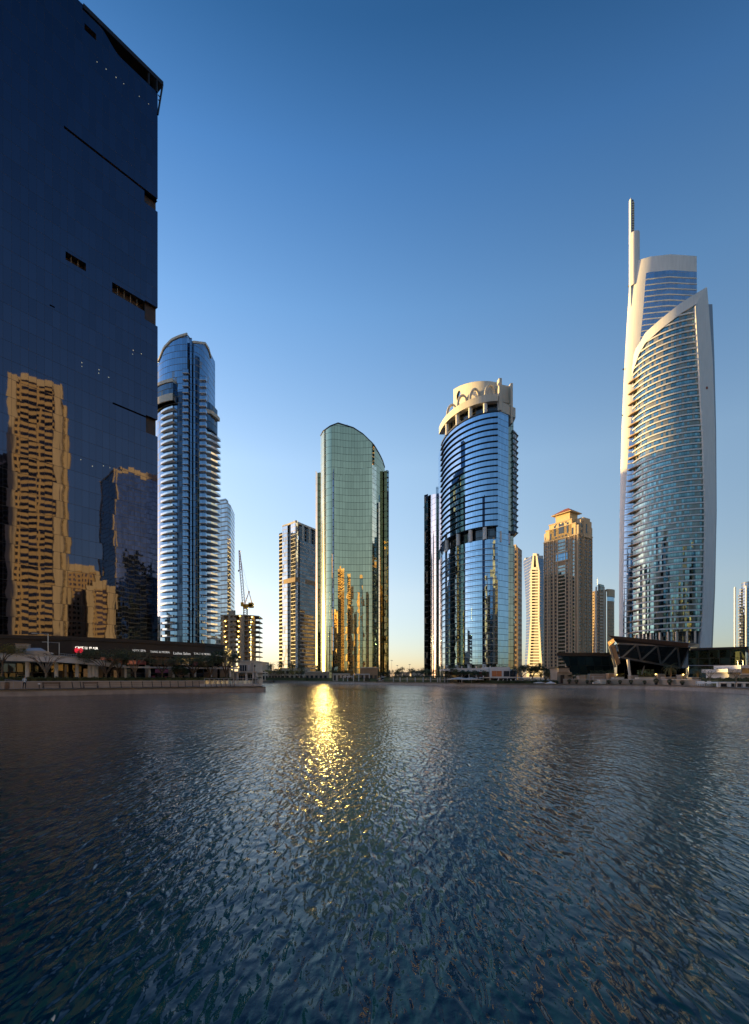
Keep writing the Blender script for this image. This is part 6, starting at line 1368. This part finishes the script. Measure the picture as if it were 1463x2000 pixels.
for px in (1162.5, 1165.5, 1168.5): m_ = MB(); m_.lathe(P(px, 121.7), [(0, GZ+.4), (.13, GZ+.5), (.11, GZ+.7), (0, GZ+.78)], 8); m_.build('cushion', 'cream', t)
for i, (px, off, y, lab, rr2) in enumerate(((1310, 8, 1299, 'tall palm with a lamp lit trunk, right of the slanted struts', 2.2), (1362.5, 14, 1308, 'short palm with a lamp lit trunk before the right glass wing', 1.7))):
    D = tab(TW, px)+off; zb2 = 1.6; pl_ = palm(lab, (*P(px, D), zb2), Zy(y, D)-zb2-.6, 95+i, 'lamp lit palms on the terrace', rr2)
    u_ = thing('uplight', ['small warm uplight at the foot of the tall lit palm', 'small warm uplight at the foot of the short lit palm'][i], 'lamp', (*P(px, D-.7), zb2), 'warm terrace lamps'); m_ = MB(); m_.lathe(P(px, D-.8), [(.12, zb2), (.12, zb2+.2), (0, zb2+.22)], 8); m_.build('lens', 'lamp', u_)
    ld = bpy.data.lights.new('uplight', 'SPOT'); ld.energy = 45; ld.color = (1, .5, .15); ld.spot_size = radians(70); ld.shadow_soft_size = .1; lo = bpy.data.objects.new('uplight_beam', ld); COL.objects.link(lo); lo.parent = u_; lo.location = (0, -.25, .25); lo.rotation_euler = (radians(165), 0, 0)
for i, (px, y) in enumerate(((1281, 1317), (1334.5, 1317.5), (1205, 1318))):
    D = tab(TW, px)+5.5; z = Zy(y, D); u_ = thing('terrace_lamp', ['warm lamp on the stone block behind the terrace', 'warm lamp on the stone block right of the tall lit palm', 'warm lamp in the sunlit yellow bush'][i], 'lamp', (*P(px, D), z), 'warm terrace lamps'); m_ = MB(); m_.lathe(P(px, D), [(0, z-.17), (.17, z-.08), (.16, z+.08), (0, z+.17)], 8); m_.build('globe', 'lamp', u_)
    m_ = MB(); m_.tube((*P(px, D), GZ), (*P(px, D), z-.3), .05); m_.build('post', 'darkmetal', u_)
# right edge
t = thing('white_pergola', 'white framed pergola with square posts at the right edge of the far bank', 'pergola', (*P(1430, 84), GZ)); D = 86
m_ = MB(); vbox(1402, 1475, D-2, D+3, Zy(1334.5, D), Zy(1332, D), m_); m_.build('roof', 'white', t)
for px in (1403.5, 1424, 1437, 1452, 1468): m_ = MB(); m_.obox(P(px, D-1.8), 0, .22 if px != 1437 else .1, .2, GZ, Zy(1334, D)); m_.build('post', 'white', t)
m_ = MB(); vbox(1408, 1472, D+2.6, D+3, GZ, Zy(1334, D), m_); m_.build('back_wall', 'glassdark', t)
t = thing('white_flat_building', 'white stepped flat roofed building above the pergola at the right edge', 'building', (*P(1445, 100), GZ)); D = 100
m_ = MB(); vbox(1447, 1485, D, D+8, Zy(1318, D), Zy(1299, D), m_); vbox(1421.5, 1447, D, D+8, Zy(1313, D), Zy(1306.5, D), m_); vbox(1424, 1485, D+1, D+8, GZ, Zy(1312, D), m_); m_.build('wall', 'white', t)
m_ = MB(); vbox(1424, 1446, D-.1, D+.3, Zy(1317, D), Zy(1313.5, D), m_); vbox(1449, 1470, D-.1, D+.3, Zy(1315, D), Zy(1305, D), m_); m_.build('window', 'glassdark', t)
for i, (px, y) in enumerate(((1441.5, 1290.5), (1451.5, 1290))):
    u_ = thing('flag_mast', ['slim pole above the white flat building, left one', 'slim pole above the white flat building, right one'][i], 'pole', (*P(px, 101), GZ), 'poles at the white flat building'); m_ = MB(); m_.tube((*P(px, 101), Zy(1306 if i == 0 else 1299, 101)), (*P(px, 101), Zy(y, 101)), .07); m_.build('pole', 'steel', u_); m_ = MB(); x, y_ = P(px, 101); m_.box(x-.25, x+.1, y_-.1, y_+.1, Zy(y, 101), Zy(y, 101)+.1); m_.build('lamp_head', 'greymetal', u_)
RT = [(1360, 97), (1413, 88), (1480, 80)]
hedge('olive shrub mass above the white chairs at the right', RT, (1366, 1470), 8, GZ, 2.35, 5, 'leaf', 6500, .3)
for i, px in enumerate((1385, 1436)):
    make_tree('bank_tree', ['thin young tree above the white chairs', 'thin bare young tree before the white pergola'][i], tat(px, 84 if i else 93), FG, (3.2, 1.4, 1.3, .8, 7, 300 if i == 0 else 120, .2, .07), ('palebark', 'leaf'), 110+i)
ch0 = None
for i, px in enumerate((1363, 1366.5, 1370, 1374, 1378, 1383, 1387.5)):
    p = P(px, FD(px)+1.2+.5*(i % 2))
    if ch0 is None:
        ch0 = thing('garden_chair', 'white garden chair in the row on the right quay', 'chair', (0, 0, 0), 'white chairs on the right quay'); m_ = MB(); m_.box(-.24, .24, -.24, .24, .40, .45); m_.build('seat', 'white', ch0); m_ = MB(); m_.box(-.24, .24, .2, .25, .45, .95); m_.build('backrest', 'white', ch0)
        for a in (-.2, .2):
            for b in (-.2, .2): m_ = MB(); m_.tube((a, b, 0), (a, b, .4), .025, n=5); m_.build('leg', 'white', ch0)
        ch0.location = (*p, GZ)
    else: dup(ch0, (*p, GZ), R.uniform(0, 6.2))
